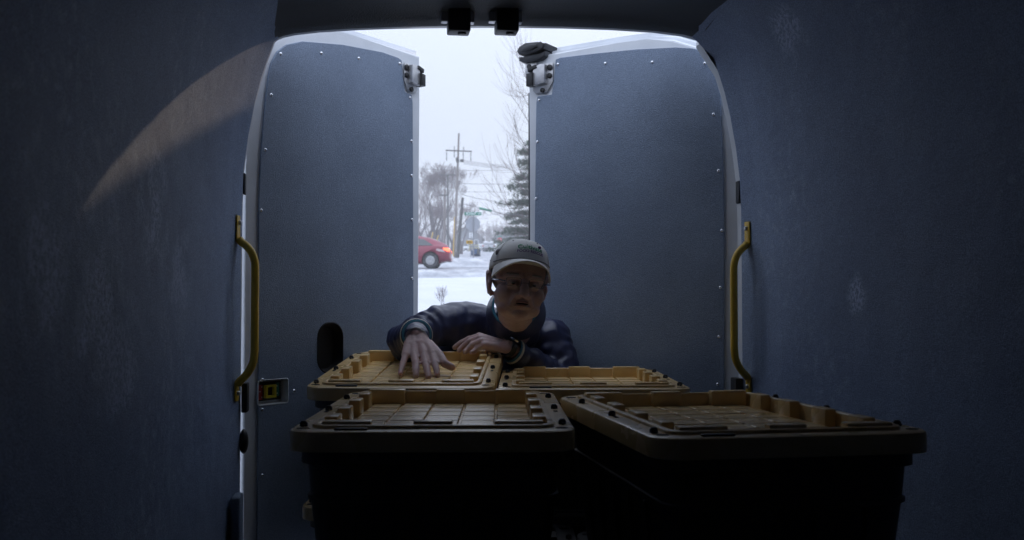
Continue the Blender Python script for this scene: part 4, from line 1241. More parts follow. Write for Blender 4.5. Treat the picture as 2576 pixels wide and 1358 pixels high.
# near bare tree: trunk behind the right door, long branches reaching into the gap
def near_tree():
    rnd = random.Random(4)
    D = 19.0
    base = Vector((at(1395, 600, D).x, D, gz(D) - .15))
    t = empty('bare_tree', base, label='near bare sapling whose long upswept twigs cross the sky beside the rubber capped door', cat='tree')
    bm = bmesh.new()
    top = at(1400, 150, D) - base
    add_tube(bm, [Vector((0, 0, 0)), top*.3, top*.65, top], [.13, .10, .06, .02], seg=8)
    obj('trunk', bm, M['bark'], t, smooth=60)
    bm = bmesh.new()
    limbs = [((1400, 660), (1352, 610), (1300, 555), (1268, 500), (1238, 430)), ((1400, 640), (1345, 585), (1300, 535), (1250, 490), (1235, 465)),
             ((1400, 560), (1350, 520), (1318, 480), (1290, 430), (1272, 375)), ((1400, 560), (1350, 500), (1320, 450), (1300, 410), (1294, 380)),
             ((1400, 450), (1352, 410), (1320, 365), (1300, 330), (1292, 290)), ((1400, 400), (1355, 350), (1325, 300), (1300, 260), (1283, 235)),
             ((1400, 330), (1350, 290), (1320, 250), (1300, 215), (1284, 190)), ((1400, 260), (1350, 235), (1325, 200), (1312, 170), (1300, 140)),
             ((1400, 500), (1352, 470), (1310, 440), (1280, 425), (1262, 420)), ((1400, 600), (1350, 560), (1315, 545), (1270, 540), (1232, 528)),
             ((1400, 300), (1350, 262), (1330, 240), (1306, 245), (1290, 232)), ((1400, 200), (1352, 190), (1330, 165), (1322, 140), (1316, 120)),
             ((1400, 600), (1350, 590), (1310, 590), (1260, 545), (1240, 540)), ((1400, 420), (1360, 400), (1330, 385), (1305, 350), (1296, 318))]
    for li, lp in enumerate(limbs):
        zj = rnd.uniform(-1.0, 1.2)
        pts = smooth_path([at(x, y, D + zj * (k/4)) - base for k, (x, y) in enumerate(lp)], 5)
        n = len(pts)
        add_tube(bm, pts, [.0065*(1 - i/n)**.8 + .0016 for i in range(n)], seg=4, mi=0, caps=False)
        for i in range(4, n, 2):
            d = (pts[i] - pts[i-1]).normalized()
            for s in range(2):
                a = rnd.uniform(-.9, .9)
                nd = (Matrix.Rotation(a, 3, 'Y') @ d + Vector((0, rnd.uniform(-.4, .4), .25))).normalized()
                L = rnd.uniform(.25, .75)
                q = [pts[i], pts[i] + nd*L*.5, pts[i] + (nd + Vector((0, 0, .25))).normalized()*L]
                add_tube(bm, q, [.003, .002, .0015], seg=3, mi=1, caps=False)
    obj('crown', bm, [M['bark'], M['twig']], t, smooth=None)
near_tree()
# conifer
def conifer(px, D, py_top, width, seed, label, group=None):
    rnd = random.Random(seed)
    x = at(px, 600, D).x; z0 = gz(D) - .2; H = at(px, py_top, D).z - z0
    t = empty('pine_tree', (x, D, z0), label=label, cat='tree', group=group)
    bm = bmesh.new(); add_tube(bm, [(0, 0, 0), (0, 0, H*.5), (0, 0, H*.98)], [.28, .18, .04], seg=8); obj('trunk', bm, M['bark'], t)
    bm = bmesh.new()
    z = H*.14
    while z < H:
        f = 1 - z/H
        n = 13
        for k in range(n):
            a = rnd.uniform(0, 2*math.pi)
            L = width * (f**.6) * rnd.choice((.3, .45, .8, 1.0, 1.15)) * rnd.uniform(.85, 1.1) + .2
            d = Vector((math.cos(a), math.sin(a), rnd.uniform(-.12, .18)))
            nb = int(18 + L*16)
            for i in range(nb):
                s = rnd.uniform(.15, 1)
                c = Vector((0, 0, z)) + d*(L*s) + Vector((rnd.gauss(0, .13), rnd.gauss(0, .13), -.18*L*s*s*.5 + rnd.gauss(0, .09)))
                for q in range(6):
                    dd = (d + Vector((rnd.uniform(-1, 1), rnd.uniform(-1, 1), rnd.uniform(-.6, .9)))*.8).normalized()
                    l = rnd.uniform(.16, .34); w = dd.orthogonal().normalized()*.02
                    v = [bm.verts.new(c - w), bm.verts.new(c + w), bm.verts.new(c + dd*l)]
                    bm.faces.new(v)
        z += rnd.uniform(.38, .75)
    me = bpy.data.meshes.new('crown'); bm.to_mesh(me); bm.free(); me.materials.append(M['needle'])
    obj('crown', me, parent=t)
    return t
conifer(1345, 62, 352, 2.9, 2, 'dark green pine half hidden behind the rubber capped door')
conifer(1296, 140, 560, 3.0, 9, 'smaller pine standing farther off below the first one')
# twiggy shrub in the near snow
def shrub(px, D, py_top, label):
    rnd = random.Random(8)
    x = at(px, 700, D).x; z0 = gz(D) - .05; H = at(px, py_top, D).z - z0
    t = empty('bare_shrub', (x, D, z0), label=label, cat='shrub')
    bm = bmesh.new()
    for k in range(4):
        d = Vector((rnd.uniform(-.35, .35), rnd.uniform(-.3, .3), 1)).normalized()
        grow(bm, Vector((rnd.uniform(-.04, .04), 0, 0)), d, H*.36, .0045, 3, rnd, R(26), 1, up=.1)
    zmax = max(v.co.z for v in bm.verts); bmesh.ops.scale(bm, vec=(1, 1, H/zmax), verts=bm.verts[:])
    obj('stems', bm, [M['twig'], M['twig']], t, smooth=None)
shrub(1117, 17.0, 716, 'small leafless shrub poking out of the near snow beside the sleeve')
# far tree line: nobody could count it
bm = bmesh.new(); rnd = random.Random(77)
for i in range(900):
    x = rnd.uniform(-150, 150); y = rnd.uniform(300, 380)
    h = rnd.uniform(6, 11) * (1 + .35*noise.noise(Vector((x*.03, 0, 0))))
    z0 = gz(y)
    p = Vector((x, y, z0))
    add_tube(bm, [p, p + Vector((rnd.uniform(-.5, .5), 0, h*.6)), p + Vector((rnd.uniform(-1, 1), 0, h))], [.22, .12, .03], seg=3, caps=False)
    for k in range(22):
        s = rnd.uniform(.25, .95); q = p + Vector((0, 0, h*s)); L = (1.15 - s)*h*.33 + .4; a = rnd.uniform(0, 6.28)
        d = Vector((math.cos(a), math.sin(a), rnd.uniform(.4, 1.2))).normalized()
        add_tube(bm, [q, q + d*L], [.06, .02], seg=3, caps=False)
me = bpy.data.meshes.new('far_woods'); bm.to_mesh(me); bm.free(); me.materials.append(M['twig'])
tag(obj('far_woods', me), 'grey band of distant leafless woods', 'woods', kind='stuff')

# ------------------------------------------------------------------ hazy air
hz = bpy.data.materials.new('pale_air'); hz.use_nodes = True
hn, hl = hz.node_tree.nodes, hz.node_tree.links
hn.clear()
ho = hn.new('ShaderNodeOutputMaterial'); hv = hn.new('ShaderNodeVolumePrincipled')
hv.inputs['Color'].default_value = (0.95, 0.97, 1.0, 1)
hv.inputs['Density'].default_value = 0.0015
hv.inputs['Anisotropy'].default_value = 0.2
hl.new(hv.outputs[0], ho.inputs['Volume'])
bm = bmesh.new(); add_box(bm, (-400, -85, -3.5), (400, 620, 40))
tag(obj('haze', bm, hz, smooth=None), 'thin pale winter haze over the whole street', 'haze', kind='stuff')

# added, unseen box truck; its roof line shades the doorway from the low sun
def vw(x, y, z=0.0):
    v = van_dir(x, y, 0); return Vector((v.x, v.y, z))
def added_shade_truck():
    k0 = 3.0
    p0 = Vector((.586 + SUN_A*k0, 3.67 + k0, 1.033 + SUN_C*k0))      # on the sun's ray over the right door's top corner
    e = Vector((.75, -.66, 0)).normalized(); a = p0 - e*.75; b = p0 + e*5.2
    A, B = vw(a.x, a.y), vw(b.x, b.y)
    L = (B - A).length; d = (B - A).normalized(); ang = math.atan2(d.y, d.x)
    z0 = gz(A.y) - .0
    t = empty('added_shade_truck', (A.x, A.y, z0), (0, 0, ang), label='white box truck added out of view to block the low sun, beyond the rubber capped door', cat='truck')
    h = p0.z - z0
    bm = bmesh.new(); add_box(bm, (0, 0, 1.0), (L, 2.3, h), bev=.02); obj('cargo_box', bm, M['trailer'], t)
    bm = bmesh.new(); add_box(bm, (L + .1, .1, .6), (L + 1.9, 2.2, 2.5), bev=.2, seg=3); cb = obj('cab', bm, M['trailer'], t)
    bm = bmesh.new(); add_box(bm, (L + 1.85, .3, 1.5), (L + 1.93, 2.0, 2.25), bev=.03); obj('windscreen', bm, M['glass'], cb)
    bm = bmesh.new(); add_box(bm, (.1, .3, .5), (L + 1.6, 2.0, .98), bev=.02); obj('chassis', bm, M['black'], t)
    for x in (1.1, L + 1.0):
        make_wheel('wheel', .42, .25, t, (x, .2, .42), (0, 0, R(180))); make_wheel('wheel', .42, .25, t, (x, 2.1, .42), (0, 0, 0))
added_shade_truck()

# ------------------------------------------------------------------ the man
M['skin'] = mat('skin', (0.52, 0.385, 0.375), 0.5, spec=0.4, vary=(0.44, 0.29, 0.285), vary_scale=22, bump=(130, 0.3, 0.002), bump2=(55, 0.5, 0.004), sss=0.12)
M['nail'] = mat('fingernail', (0.50, 0.25, 0.23), 0.4)
M['hair'] = mat('short_grey_hair', (0.24, 0.23, 0.23), 0.8, bump=(300, 0.9, 0.004), vary=(0.34, 0.33, 0.33), vary_scale=60)
M['cap'] = mat('beige_cotton_twill', (0.80, 0.79, 0.78), 0.9, bump=(700, 0.4, 0.001), vary=(0.73, 0.72, 0.71), vary_scale=12)
M['cap_dark'] = mat('dark_smudge', (0.19, 0.18, 0.19), 0.9)
M['green_thread'] = mat('green_embroidery', (0.03, 0.27, 0.14), 0.7)
M['purple_thread'] = mat('purple_embroidery', (0.15, 0.06, 0.22), 0.7)
M['jacket'] = mat('navy_nylon_jacket', (0.022, 0.027, 0.075), 0.42, spec=0.5, bump=(60, 0.25, 0.004), vary=(0.03, 0.036, 0.09), vary_scale=14)
M['teal'] = mat('teal_knit', (0.05, 0.21, 0.32), 0.85, bump=(400, 0.4, 0.001))
M['cream'] = mat('cream_knit', (0.62, 0.62, 0.54), 0.85, bump=(400, 0.5, 0.001))
M['trousers'] = mat('dark_trousers', (0.03, 0.032, 0.04), 0.8, bump=(200, 0.4, 0.001))
M['frame_metal'] = mat('thin_metal_frame', (0.45, 0.45, 0.48), 0.25, metal=0.9)
M['lens'] = bpy.data.materials.new('spectacle_lens'); M['lens'].use_nodes = True
p_ = M['lens'].node_tree.nodes['Principled BSDF']; p_.inputs['Transmission Weight'].default_value = 1; p_.inputs['Roughness'].default_value = 0.02; p_.inputs['IOR'].default_value = 1.05
M['eye'] = mat('eye_white', (0.38, 0.36, 0.35), 0.25)
M['iris'] = mat('dark_iris', (0.05, 0.05, 0.06), 0.2)
M['lip'] = mat('lips', (0.36, 0.20, 0.19), 0.5)

HS = 1.07                                       # head size
HC = at(1303, 720, 3.13)
HM = Matrix.Translation(HC) @ Matrix.Rotation(R(10), 4, 'Z') @ Matrix.Rotation(R(6), 4, 'Y') @ Matrix.Rotation(R(-1), 4, 'X') @ Matrix.Scale(HS, 4)
def H(x, y, z): return HM @ Vector((x, y, z))
HR = HM.to_3x3().normalized()
def hico(bm, c, r, sub=3): add_ico(bm, H(*c), tuple(q * HS for q in r), sub=sub, M=HR)

bm = bmesh.new()
# skull, face and jaw
hico(bm, (0, .012, .045), (.079, .099, .084), 4)
hico(bm, (0, -.016, -.034), (.071, .076, .067), 4)
hico(bm, (0, -.024, -.068), (.058, .058, .034), 4)
hico(bm, (0, -.068, -.080), (.024, .018, .018))
hico(bm, (0, -.054, -.050), (.045, .038, .036))
for s in (-1, 1):
    hico(bm, (s*.040, -.052, -.026), (.031, .031, .032))
    hico(bm, (s*.038, -.034, -.066), (.027, .036, .026))      # jowl
    add_cap(bm, H(s*.014, -.090, .026), H(s*.052, -.070, .022), .0115*HS, .010*HS)     # brow
    hico(bm, (s*.031, -.074, .004), (.017, .0145, .0125))
    add_cap(bm, H(s*.020, -.0875, -.006), H(s*.042, -.082, -.007), .0035*HS, .0035*HS)      # eyelid mass
    add_cap(bm, H(s*.018, -.092, -.030), H(s*.034, -.082, -.062), .008*HS, .007*HS)    # smile fold
    hico(bm, (s*.0145, -.097, -.030), (.0105, .012, .009))    # nostril wings
add_cap(bm, H(0, -.088, .018), H(0, -.112, -.022), .0095*HS, .0145*HS)
hico(bm, (0, -.114, -.025), (.0135, .012, .0115))
# lips, slightly open
for z, r in ((-.0475, .0050), (-.0600, .0062)):
    for k in range(9):
        t = (k - 4)/4
        hico(bm, (t*.023, -.0915 + .010*t*t, z + (.004 if z > -.05 else -.002)*(-t*t)*(-1 if z < -.05 else 1)), (r*1.0, r*1.0, r*(1 - .35*t*t)), 2)
# neck
NB = Vector((.015, 3.43, -.075))
add_cap(bm, H(0, .020, -.045), NB, .058*HS, .060*HS)
# ears
for s in (-1, 1):
    for k in range(34):
        t = R(-80 + 300*k/33)
        hico(bm, (s*(.082 + .005*(1 - math.cos(t))), .014 - .017*math.sin(t)*-1 + (.004 if s else 0), .004 + .031*-math.cos(t)), (.0060, .0065, .0065), 2)
    hico(bm, (s*.083, .014, .004), (.0065, .017, .030)); hico(bm, (s*.079, .002, -.028), (.007, .008, .010))
# torso and limbs under the clothes
SL, SR = Vector((-.165, 3.53, -.072)), Vector((.140, 3.54, -.135))
CH = Vector((-.01, 3.60, -.26)); AB = Vector((-.06, 3.72, -.50)); PV = Vector((-.12, 3.86, -.74))
add_cap(bm, NB, (SL+SR)/2 + Vector((0, .05, -.05)), .078, .09)
add_ico(bm, CH, (.155, .105, .17), 3); add_ico(bm, AB, (.15, .11, .17), 3); add_ico(bm, PV, (.15, .12, .13), 3)
add_cap(bm, CH, AB, .11, .11); add_cap(bm, AB, PV, .11, .11)
add_cap(bm, SL, CH + Vector((-.06, 0, .06)), .05, .08); add_cap(bm, SR, CH + Vector((.06, 0, .06)), .05, .08)
EL = at(1024, 862, 3.40); WL = at(1046, 843, 3.165)
ER = Vector((.175, 3.47, -.28)); WR = at(1277, 874, 3.315)
add_cap(bm, SL, EL, .046, .038); add_cap(bm, EL, WL, .038, .027)
add_cap(bm, SR, ER, .046, .038); add_cap(bm, ER, WR, .038, .026)
feet = []
for s in (-1, 1):
    hip = PV + Vector((s*.085, .0, -.05)); knee = Vector((PV.x + s*.10, 3.90, -1.14)); ank = Vector((PV.x + s*.11, 4.02, -1.53))
    feet.append((hip, knee, ank))
    add_cap(bm, hip, knee, .085, .055); add_cap(bm, knee, ank, .052, .036); add_cap(bm, ank, ank + Vector((0, -.12, -.045)), .036, .03)
# hands
def hand(bm, W, mcp, fingers, thumb, pr=.0145, web=True):
    """W wrist, mcp list of knuckle points, fingers list of joint chains from the knuckle, thumb chain."""
    n = len(mcp)
    for k, m in enumerate(mcp):
        w = W + (mcp[k] - (mcp[0] + mcp[-1])/2) * .42
        add_cap(bm, w, m, .0175, pr)
        add_ico(bm, m + Vector((0, 0, .002)), .0120, 2)
    for k in range(n - 1):
        a, b = (mcp[k] + W)/2, (mcp[k+1] + W)/2
        add_cap(bm, a, b, .0165, .0165); add_cap(bm, mcp[k]*.8 + W*.2 + Vector((0, 0, -.003)), mcp[k+1]*.8 + W*.2 + Vector((0, 0, -.003)), .0125, .0125)
    for k, f in enumerate(fingers):
        r0 = (.0118, .0124, .0126, .0106)[k] if n == 4 else .010
        pts = [mcp[k]] + f
        rr = [r0*1.06, r0, r0*.92, r0*.80]
        for i in range(len(pts) - 1): add_cap(bm, pts[i], pts[i+1], rr[i], rr[i+1])
        add_ico(bm, pts[1] + Vector((0, 0, .0008)), r0*1.06, 2)
    rr = [.0195, .0160, .0138, .0122]
    for i in range(len(thumb) - 1): add_cap(bm, thumb[i], thumb[i+1], rr[i], rr[i+1])
# his right hand, spread flat on the tilted lid (index, middle, ring, little)
mcpA = [at(1087, 890, 3.085), at(1065, 887, 3.09), at(1041, 889, 3.09), at(1020, 893, 3.085)]
fA = [[at(1094, 914, 3.045), at(1098, 930, 3.018), at(1099.5, 943, 3.003)],
      [at(1070, 914, 3.045), at(1075, 934, 3.01), at(1077.5, 949, 2.988)],
      [at(1045, 913, 3.045), at(1046, 931, 3.015), at(1046, 945, 2.998)],
      [at(1013.5, 913, 3.05), at(1009.5, 927, 3.028), at(1006.5, 940, 3.012)]]
tA = [at(1078, 868, 3.13), at(1104, 893, 3.085), at(1118, 914, 3.05), at(1136, 923.5, 3.045)]
hand(bm, WL, mcpA, fA, tA)
# his left hand, draped over the far rim, fingers towards the other hand
mcpB = [at(1205, 846, 3.365), at(1207, 851, 3.34), at(1212, 859, 3.315), at(1219, 868, 3.30)]
fB = [[at(1180, 853, 3.40), at(1158, 863, 3.405), at(1143, 874, 3.405)],
      [at(1181, 860, 3.375), at(1163, 873, 3.38), at(1155, 881, 3.375)],
      [at(1188, 869, 3.345), at(1176, 880, 3.345), at(1170, 885, 3.34)],
      [at(1200, 877, 3.32), at(1192, 884, 3.315), at(1186, 886.5, 3.31)]]
tB = [at(1248, 872, 3.37), at(1232, 880, 3.40), at(1212, 884, 3.41), at(1196, 884, 3.41)]
hand(bm, WR, mcpB, fB, tB)
me = remesh(bm, 'person', 0.0033, 3)
me.materials.append(M['skin'])
man = obj('person', me)
tag(man, 'man in navy jacket, beige cap and glasses leaning over the totes', 'person')

# fingernails
def nail(tip, prev, r, up=Vector((0, -.35, 1))):
    d = (tip - prev).normalized(); u = (up - d*up.dot(d)).normalized(); x = d.cross(u)
    bm = bmesh.new()
    Mx = Matrix((x, d, u)).transposed().to_4x4()
    Mx = Matrix.Translation(tip - d*.001 + u*(r*.80)) @ Mx
    add_ico(bm, (0, 0, 0), (r*.72, r*.85, r*.16), 2)
    bmesh.ops.transform(bm, matrix=Mx, verts=bm.verts[:])
    obj('fingernail', bm, M['nail'], man)
for f in fA + [tA[1:]]:
    nail(f[-1], f[-2], .0085)
# eyes
for s in (-1, 1):
    bm = bmesh.new(); hico(bm, (s*.031, -.0785, .004), (.0115, .0115, .0034), 2); e_ = obj('eye', bm, M['eye'], man)
    bm = bmesh.new(); hico(bm, (s*.031, -.0885, .0012), (.005, .002, .0026), 2); obj('iris', bm, M['iris'], e_)
for z, w in ((-.0490, .022), (-.0590, .019)):
    bm = bmesh.new()
    add_tube(bm, [H(t*w, -.0965 + .010*t*t, z + (-.0015*t*t if z > -.05 else .001*t*t)) for t in [-1, -.7, -.35, 0, .35, .7, 1]], [.0008, .0022, .003, .0032, .003, .0022, .0008], seg=8)
    obj('lip', bm, M['lip'], man, smooth=60)
bm = bmesh.new(); hico(bm, (0, -.0915, -.0540), (.019, .0055, .0026), 2); obj('mouth_opening', bm, M['hole'], man)
# hair: short sides and back under the cap
bm = bmesh.new()
add_ico(bm, (0, .016, .045), (.0815, .102, .084), 4)
for v in list(bm.verts):
    x, y, z = v.co
    keep = z < .075 and (y > -.02 + .25*max(0, .02 - z)*0 and z > -.025 - .15*max(0, y)) and not (y < -.03)
    if not keep: bm.verts.remove(v)
bmesh.ops.transform(bm, matrix=HM, verts=bm.verts[:])
hair_me = mesh_from_bm('hair', bm, M['hair'], 80)
hair = obj('hair', hair_me, parent=man)
sm = hair.modifiers.new('s', 'SOLIDIFY'); sm.thickness = .005; sm.offset = 0
for s in (-1, 1):
    bm = bmesh.new()
    add_cap(bm, H(s*.022, -.0985, .030), H(s*.050, -.080, .029), .0032*HS, .0026*HS)
    obj('eyebrow', bm, M['hair'], man, smooth=80)
# cap
bm = bmesh.new()
NT, NP = 48, 14
CR = (.090, .108, .087); CC = Vector((0, .012, .052))
def cap_pt(th, ph, k=1.0):
    # th round the head (0 = front), ph from the rim (0) to the top
    rx, ry, rz_ = CR
    x = math.sin(th)*math.cos(ph)**.8*rx; y = -math.cos(th)*math.cos(ph)**.8*ry; z = math.sin(ph)*rz_
    z += (.020*max(0, math.cos(th)) + .012*min(0, math.cos(th)))*(1 - ph/1.57)
    wr = noise.noise(Vector((x*22, y*22, z*22)))*.0022
    k2 = k + wr*8
    return Vector((x*k2, y*k2, z*k)) + CC
rings = []
for i in range(NP):
    ph = -0.12 + (1.55 + .12)*i/(NP-1)
    ph_ = max(ph, 0)
    rings.append([HM @ (cap_pt(2*math.pi*k/NT, ph_, 1.0) + Vector((0, 0, min(ph, 0)*.09))) for k in range(NT)])
loft(bm, rings, cap1=True)
capo = obj('cap', bm, M['cap'], man, smooth=60)
s_ = capo.modifiers.new('s', 'SOLIDIFY'); s_.thickness = .0025; s_.offset = -1
bm = bmesh.new()      # bill
rows = []
for j in range(9):
    t = j/8
    row = []
    for k in range(25):
        s = (k/24 - .5)*2
        th = s*R(66)
        b = cap_pt(th, 0.0)
        f = t * .056 * math.cos(s*math.pi/2)**.55
        row.append(HM @ (b + Vector((b.x*.06*t, -f, -.009*t - .024*s*s*t + .002 - .014*s*s))))
    rows.append(row)
loft(bm, rows, closed=False)
bill = obj('bill', bm, M['cap'], capo, smooth=80)
s_ = bill.modifiers.new('s', 'SOLIDIFY'); s_.thickness = .004; s_.offset = 0
bm = bmesh.new(); add_ico(bm, HM @ (CC + Vector((0, 0, CR[2] + .001))), (.007, .007, .004), 2); obj('button', bm, M['cap'], capo)
for th in (0, R(60), R(-60), R(120), R(-120), R(180)):
    bm = bmesh.new()
    add_tube(bm, [HM @ cap_pt(th, .06 + 1.45*i/12, 1.006) for i in range(13)], .0011, seg=5); obj('seam', bm, M['cap'], capo)
for th, ph in ((R(-38), .95), (R(38), .95), (R(-88), .18)):
    bm = bmesh.new(); add_ico(bm, HM @ cap_pt(th, ph, 1.003), (.0028, .002, .0024), 2); obj('eyelet', bm, M['cap_dark'], capo)
bm = bmesh.new()
add_tube(bm, [HM @ (cap_pt(R(a), 0.0, 1.008) + Vector((0, 0, .004))) for a in range(-70, 71, 10)], .0016, seg=5); obj('brim_seam', bm, M['cap_dark'], capo)
# embroidery bent onto the crown
def embroider(txt, size, m, cx_, cz_, slope, sx=1.0):
    tm = text_mesh(txt, size, m, bold=size*.02, extrude=.0004)
    bmx = bmesh.new(); bmx.from_mesh(tm)
    bmesh.ops.subdivide_edges(bmx, edges=[e for e in bmx.edges if e.calc_length() > .004], cuts=2)
    for v in bmx.verts:
        u, w, dpt = v.co.x*sx + cx_, v.co.y + cz_, v.co.z
        w -= abs(u)*slope
        ph = math.asin(min(.99, max(0, (w)/CR[2])))
        th = u/(CR[0]*max(.4, math.cos(ph)**.8))
        v.co = HM @ cap_pt(th, ph, 1.010 + dpt*2)
    me = bpy.data.meshes.new('lettering'); bmx.to_mesh(me); bmx.free(); me.materials.append(m)
    obj('lettering', me, parent=capo)
embroider('Cultivate', .021, M['green_thread'], .012, .048, .10, 1.02)
embroider('FOOD RESCUE', .0125, M['purple_thread'], .012, .033, .10, 1.0)
bm = bmesh.new()
add_ico(bm, HM @ cap_pt(.56, .66, 1.01), (.006, .003, .005), 2); obj('embroidered_dot', bm, M['purple_thread'], capo)
bm = bmesh.new(); add_ico(bm, HM @ cap_pt(R(-66), .42, .93), (.012, .014, .013), 3); obj('side_patch', bm, M['cap_dark'], capo)
# glasses
gl = empty('glasses'); gl.parent = man
def rr3(cx_, cz_, a, b, r, y, n=4): return [(cx_ + x, y + .25*(abs(cx_ + x))**1.6*.9, cz_ + z + .006) for x, z in rounded_rect(a, b, r, n)]
for s in (-1, 1):
    pts = [H(*p) for p in rr3(s*.0335, .000, (.0225), .0120, .007, -.110)]
    bm = bmesh.new(); add_tube(bm, pts + pts[:1], .0009, seg=6); obj('rim', bm, M['frame_metal'], gl)
    bm = bmesh.new(); bm.faces.new([bm.verts.new(p) for p in pts]); obj('lens', bm, M['lens'], gl)
    bm = bmesh.new(); add_tube(bm, [H(s*.058, -.107, .006), H(s*.076, -.098, .008), H(s*.081, -.05, .010), H(s*.082, -.002, .014), H(s*.083, .012, .004)], [.0013]*5, seg=6, flat=1.8); obj('temple', bm, M['frame_metal'], gl)
bm = bmesh.new(); add_tube(bm, [H(-.010, -.110, .004), H(0, -.113, .0065), H(.010, -.110, .004)], .001, seg=6); obj('bridge', bm, M['frame_metal'], gl)

# jacket
bm = bmesh.new()
def jc(a, b, ra, rb): add_cap(bm, a, b, ra, rb)
add_ico(bm, CH + Vector((0, .02, -.02)), (.180, .145, .20), 4); add_ico(bm, AB, (.19, .15, .20), 3); add_ico(bm, PV + Vector((0, 0, .03)), (.185, .155, .13), 3)
add_ico(bm, CH + Vector((-.14, .02, -.03)), (.11, .12, .17), 3); add_ico(bm, Vector((-.20, 3.63, -.30)), (.13, .12, .20), 3); jc(CH, AB, .145, .15); jc(AB, PV, .15, .145)
jc(NB + Vector((0, .02, -.0)), (SL+SR)/2 + Vector((0, .05, -.03)), .090, .11)
mid = (SL + SR)/2 + Vector((0, .03, .0))
jc(mid + Vector((-.05, 0, .01)), SL, .080, .078); jc(mid + Vector((.05, 0, -.01)), SR, .080, .078)
ELj = EL + Vector((.004, 0, .0)); CUFL = WL + (EL - WL)*.16; CUFR = WR + (ER - WR)*.22
jc(SL, SL.lerp(ELj, .55) + Vector((-.005, 0, .022)), .080, .076); jc(SL.lerp(ELj, .55) + Vector((-.005, 0, .022)), ELj + Vector((0, -.03, .005)), .076, .066)
jc(ELj + Vector((0, -.03, .005)), CUFL + Vector((0, .01, 0)), .066, .046)
jc(SR, SR.lerp(ER, .5) + Vector((.01, 0, 0)), .080, .072); jc(SR.lerp(ER, .5) + Vector((.01, 0, 0)), ER, .072, .066); jc(ER, CUFR, .064, .042)
me = remesh(bm, 'jacket', 0.0075, 5)
me.materials.append(M['jacket'])
# folds: along the sleeves and across the shoulders
nrm = [v.normal.copy() for v in me.vertices]
def seg_t(p, a, b):
    ab = b - a; t = max(0, min(1, (p - a).dot(ab)/ab.length_squared)); return t, (p - (a + ab*t)).length
for v, nn in zip(me.vertices, nrm):
    p = v.co
    k = 0.0
    for a, b, f in ((SL, ELj, 1.0), (ELj, CUFL, 1.0), (SR, ER, 1.0), (ER, CUFR, 1.0)):
        t, d = seg_t(p, a, b)
        if d < .13:
            w = 1 - sstep(.085, .13, d)
            wob = noise.noise(p*9)*2.6
            k += w * (math.sin((t*(b-a).length)*150 + wob*3.2 + p.z*18) * .0040 * (.55 + .8*noise.noise(p*6 + Vector((3, 0, 0)))))
    k += noise.noise(Vector((p.x*16, p.y*8, p.z*7)))*.007 + noise.noise(p*34)*.0025
    # long drapes falling from neck to chest
    k += math.sin(p.x*62 + noise.noise(p*5)*5)*.0030*sstep(-.05, -.16, p.z)
    v.co = p + nn*k
me.update()
jk = obj('jacket', me, parent=man)
def ring_band(c, axis, r0, r1, w, m, name, parent, seg=28, flat=1.0, thick=.003):
    axis = axis.normalized(); a = axis.orthogonal().normalized(); b = axis.cross(a)
    bm = bmesh.new()
    rings = []
    for (rr, ww) in ((r0 - thick, 0), (r0, 0), (r0 + thick*.6, w*.5), (r1, w), (r1 - thick, w)):
        ring = []
        for k in range(seg):
            q = 2*math.pi*k/seg
            rb = 1 + .03*math.sin(k*math.pi)  # knit ribs
            ring.append(c + axis*ww + a*math.cos(q)*rr*rb + b*math.sin(q)*rr*rb)
        rings.append(ring)
    loft(bm, rings + [rings[0]])
    return obj(name, bm, m, parent, smooth=50)
axL = (WL - EL).normalized(); c0 = CUFL + axL*.042
cf = ring_band(c0 - axL*.012, axL, .0505, .050, .016, M['jacket'], 'cuff', jk)
ring_band(c0 + axL*.003, axL, .0515, .0505, .0075, M['cream'], 'stripe', cf); ring_band(c0 + axL*.009, axL, .0490, .0470, .006, M['jacket'], 'stripe', cf); ring_band(c0 + axL*.0145, axL, .0465, .0435, .0065, M['teal'], 'stripe', cf)
axR = (WR - ER).normalized(); c1 = CUFR + axR*.022
cf2 = ring_band(c1 - axR*.012, axR, .044, .042, .014, M['jacket'], 'cuff', jk)
ring_band(c1 + axR*.001, axR, .0435, .042, .008, M['cream'], 'stripe', cf2); ring_band(c1 + axR*.009, axR, .042, .040, .006, M['teal'], 'stripe', cf2)
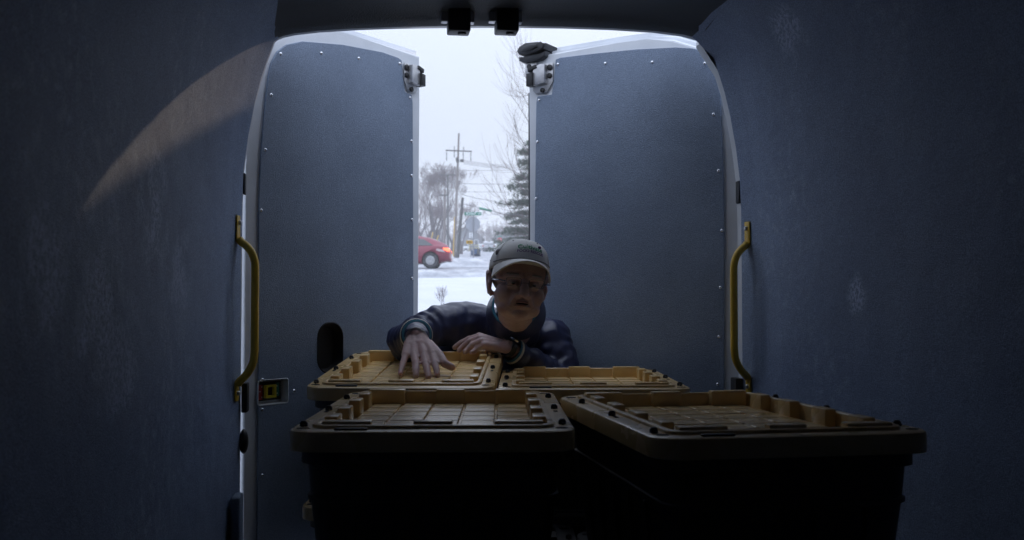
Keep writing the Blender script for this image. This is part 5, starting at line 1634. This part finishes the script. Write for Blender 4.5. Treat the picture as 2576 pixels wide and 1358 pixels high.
# collars
bm = bmesh.new()
nk = Vector((.012, 3.335, -.020)); axn = (HM @ Vector((0, .03, -.05)) - NB).normalized()
a_ = Vector((1, 0, 0)); b_ = axn.cross(a_).normalized(); a_ = b_.cross(axn).normalized()
rings = []
for j, (rr, hh) in enumerate(((.104, -.07), (.092, -.02), (.083, .010), (.080, .020), (.076, .017), (.077, -.01))):
    ring = []
    for k in range(36):
        q = 2*math.pi*k/36
        front = max(0, math.sin(q)) if (b_.y < 0) else max(0, -math.sin(q))
        ring.append(nk + a_*math.cos(q)*rr*1.0 + b_*math.sin(q)*rr + axn*(hh + .030*front**2))
    rings.append(ring)
loft(bm, rings)
obj('collar', bm, M['jacket'], jk, smooth=60)
bm = bmesh.new()
ring = []
for k in range(40):
    q = 2*math.pi*k/40
    front = max(0, math.sin(q)) if (b_.y < 0) else max(0, -math.sin(q))
    ring.append(nk + a_*math.cos(q)*.075 + b_*math.sin(q)*.075 + axn*(.024 + .024*front**2))
add_tube(bm, ring, .0045, seg=6, closed=True)
obj('shirt_collar', bm, M['teal'], man, smooth=60)
# watch
wa = empty('watch'); wa.parent = man
cw = WR + (ER - WR)*.02
ring_band(cw - axR*.010, axR, .0315, .0315, .021, M['black'], 'strap', wa, thick=.004)
bm = bmesh.new()
upv = (Vector((0, -.35, 1)) - axR*axR.dot(Vector((0, -.35, 1)))).normalized()
p0 = cw + upv*.032
add_tube(bm, [p0, p0 + upv*.006, p0 + upv*.008], [.019, .019, .016], seg=20); wc = obj('watch_case', bm, M['frame_metal'], wa)
bm = bmesh.new(); add_tube(bm, [p0 + upv*.008, p0 + upv*.0085], [.0155, .0155], seg=20); obj('dial', bm, M['glass'], wa)
# trousers and shoes
bm = bmesh.new()
add_ico(bm, PV + Vector((0, 0, -.03)), (.175, .145, .13), 3)
for hip, knee, ank in feet:
    add_cap(bm, hip, knee, .105, .078); add_cap(bm, knee, ank + Vector((0, 0, .03)), .078, .062)
me = remesh(bm, 'trousers', .012, 3); me.materials.append(M['trousers']); obj('trousers', me, parent=man)
for hip, knee, ank in feet:
    bm = bmesh.new()
    g = -1.62
    add_cap(bm, (ank.x, ank.y + .04, g + .055), (ank.x, ank.y - .06, g + .05), .05, .045); add_cap(bm, (ank.x, ank.y - .06, g + .045), (ank.x, ank.y - .18, g + .04), .045, .038)
    me = remesh(bm, 'shoe', .008, 3)
    for v in me.vertices: v.co.z = max(v.co.z, g + .004 + .0)
    me.materials.append(M['black']); obj('shoe', me, parent=man)
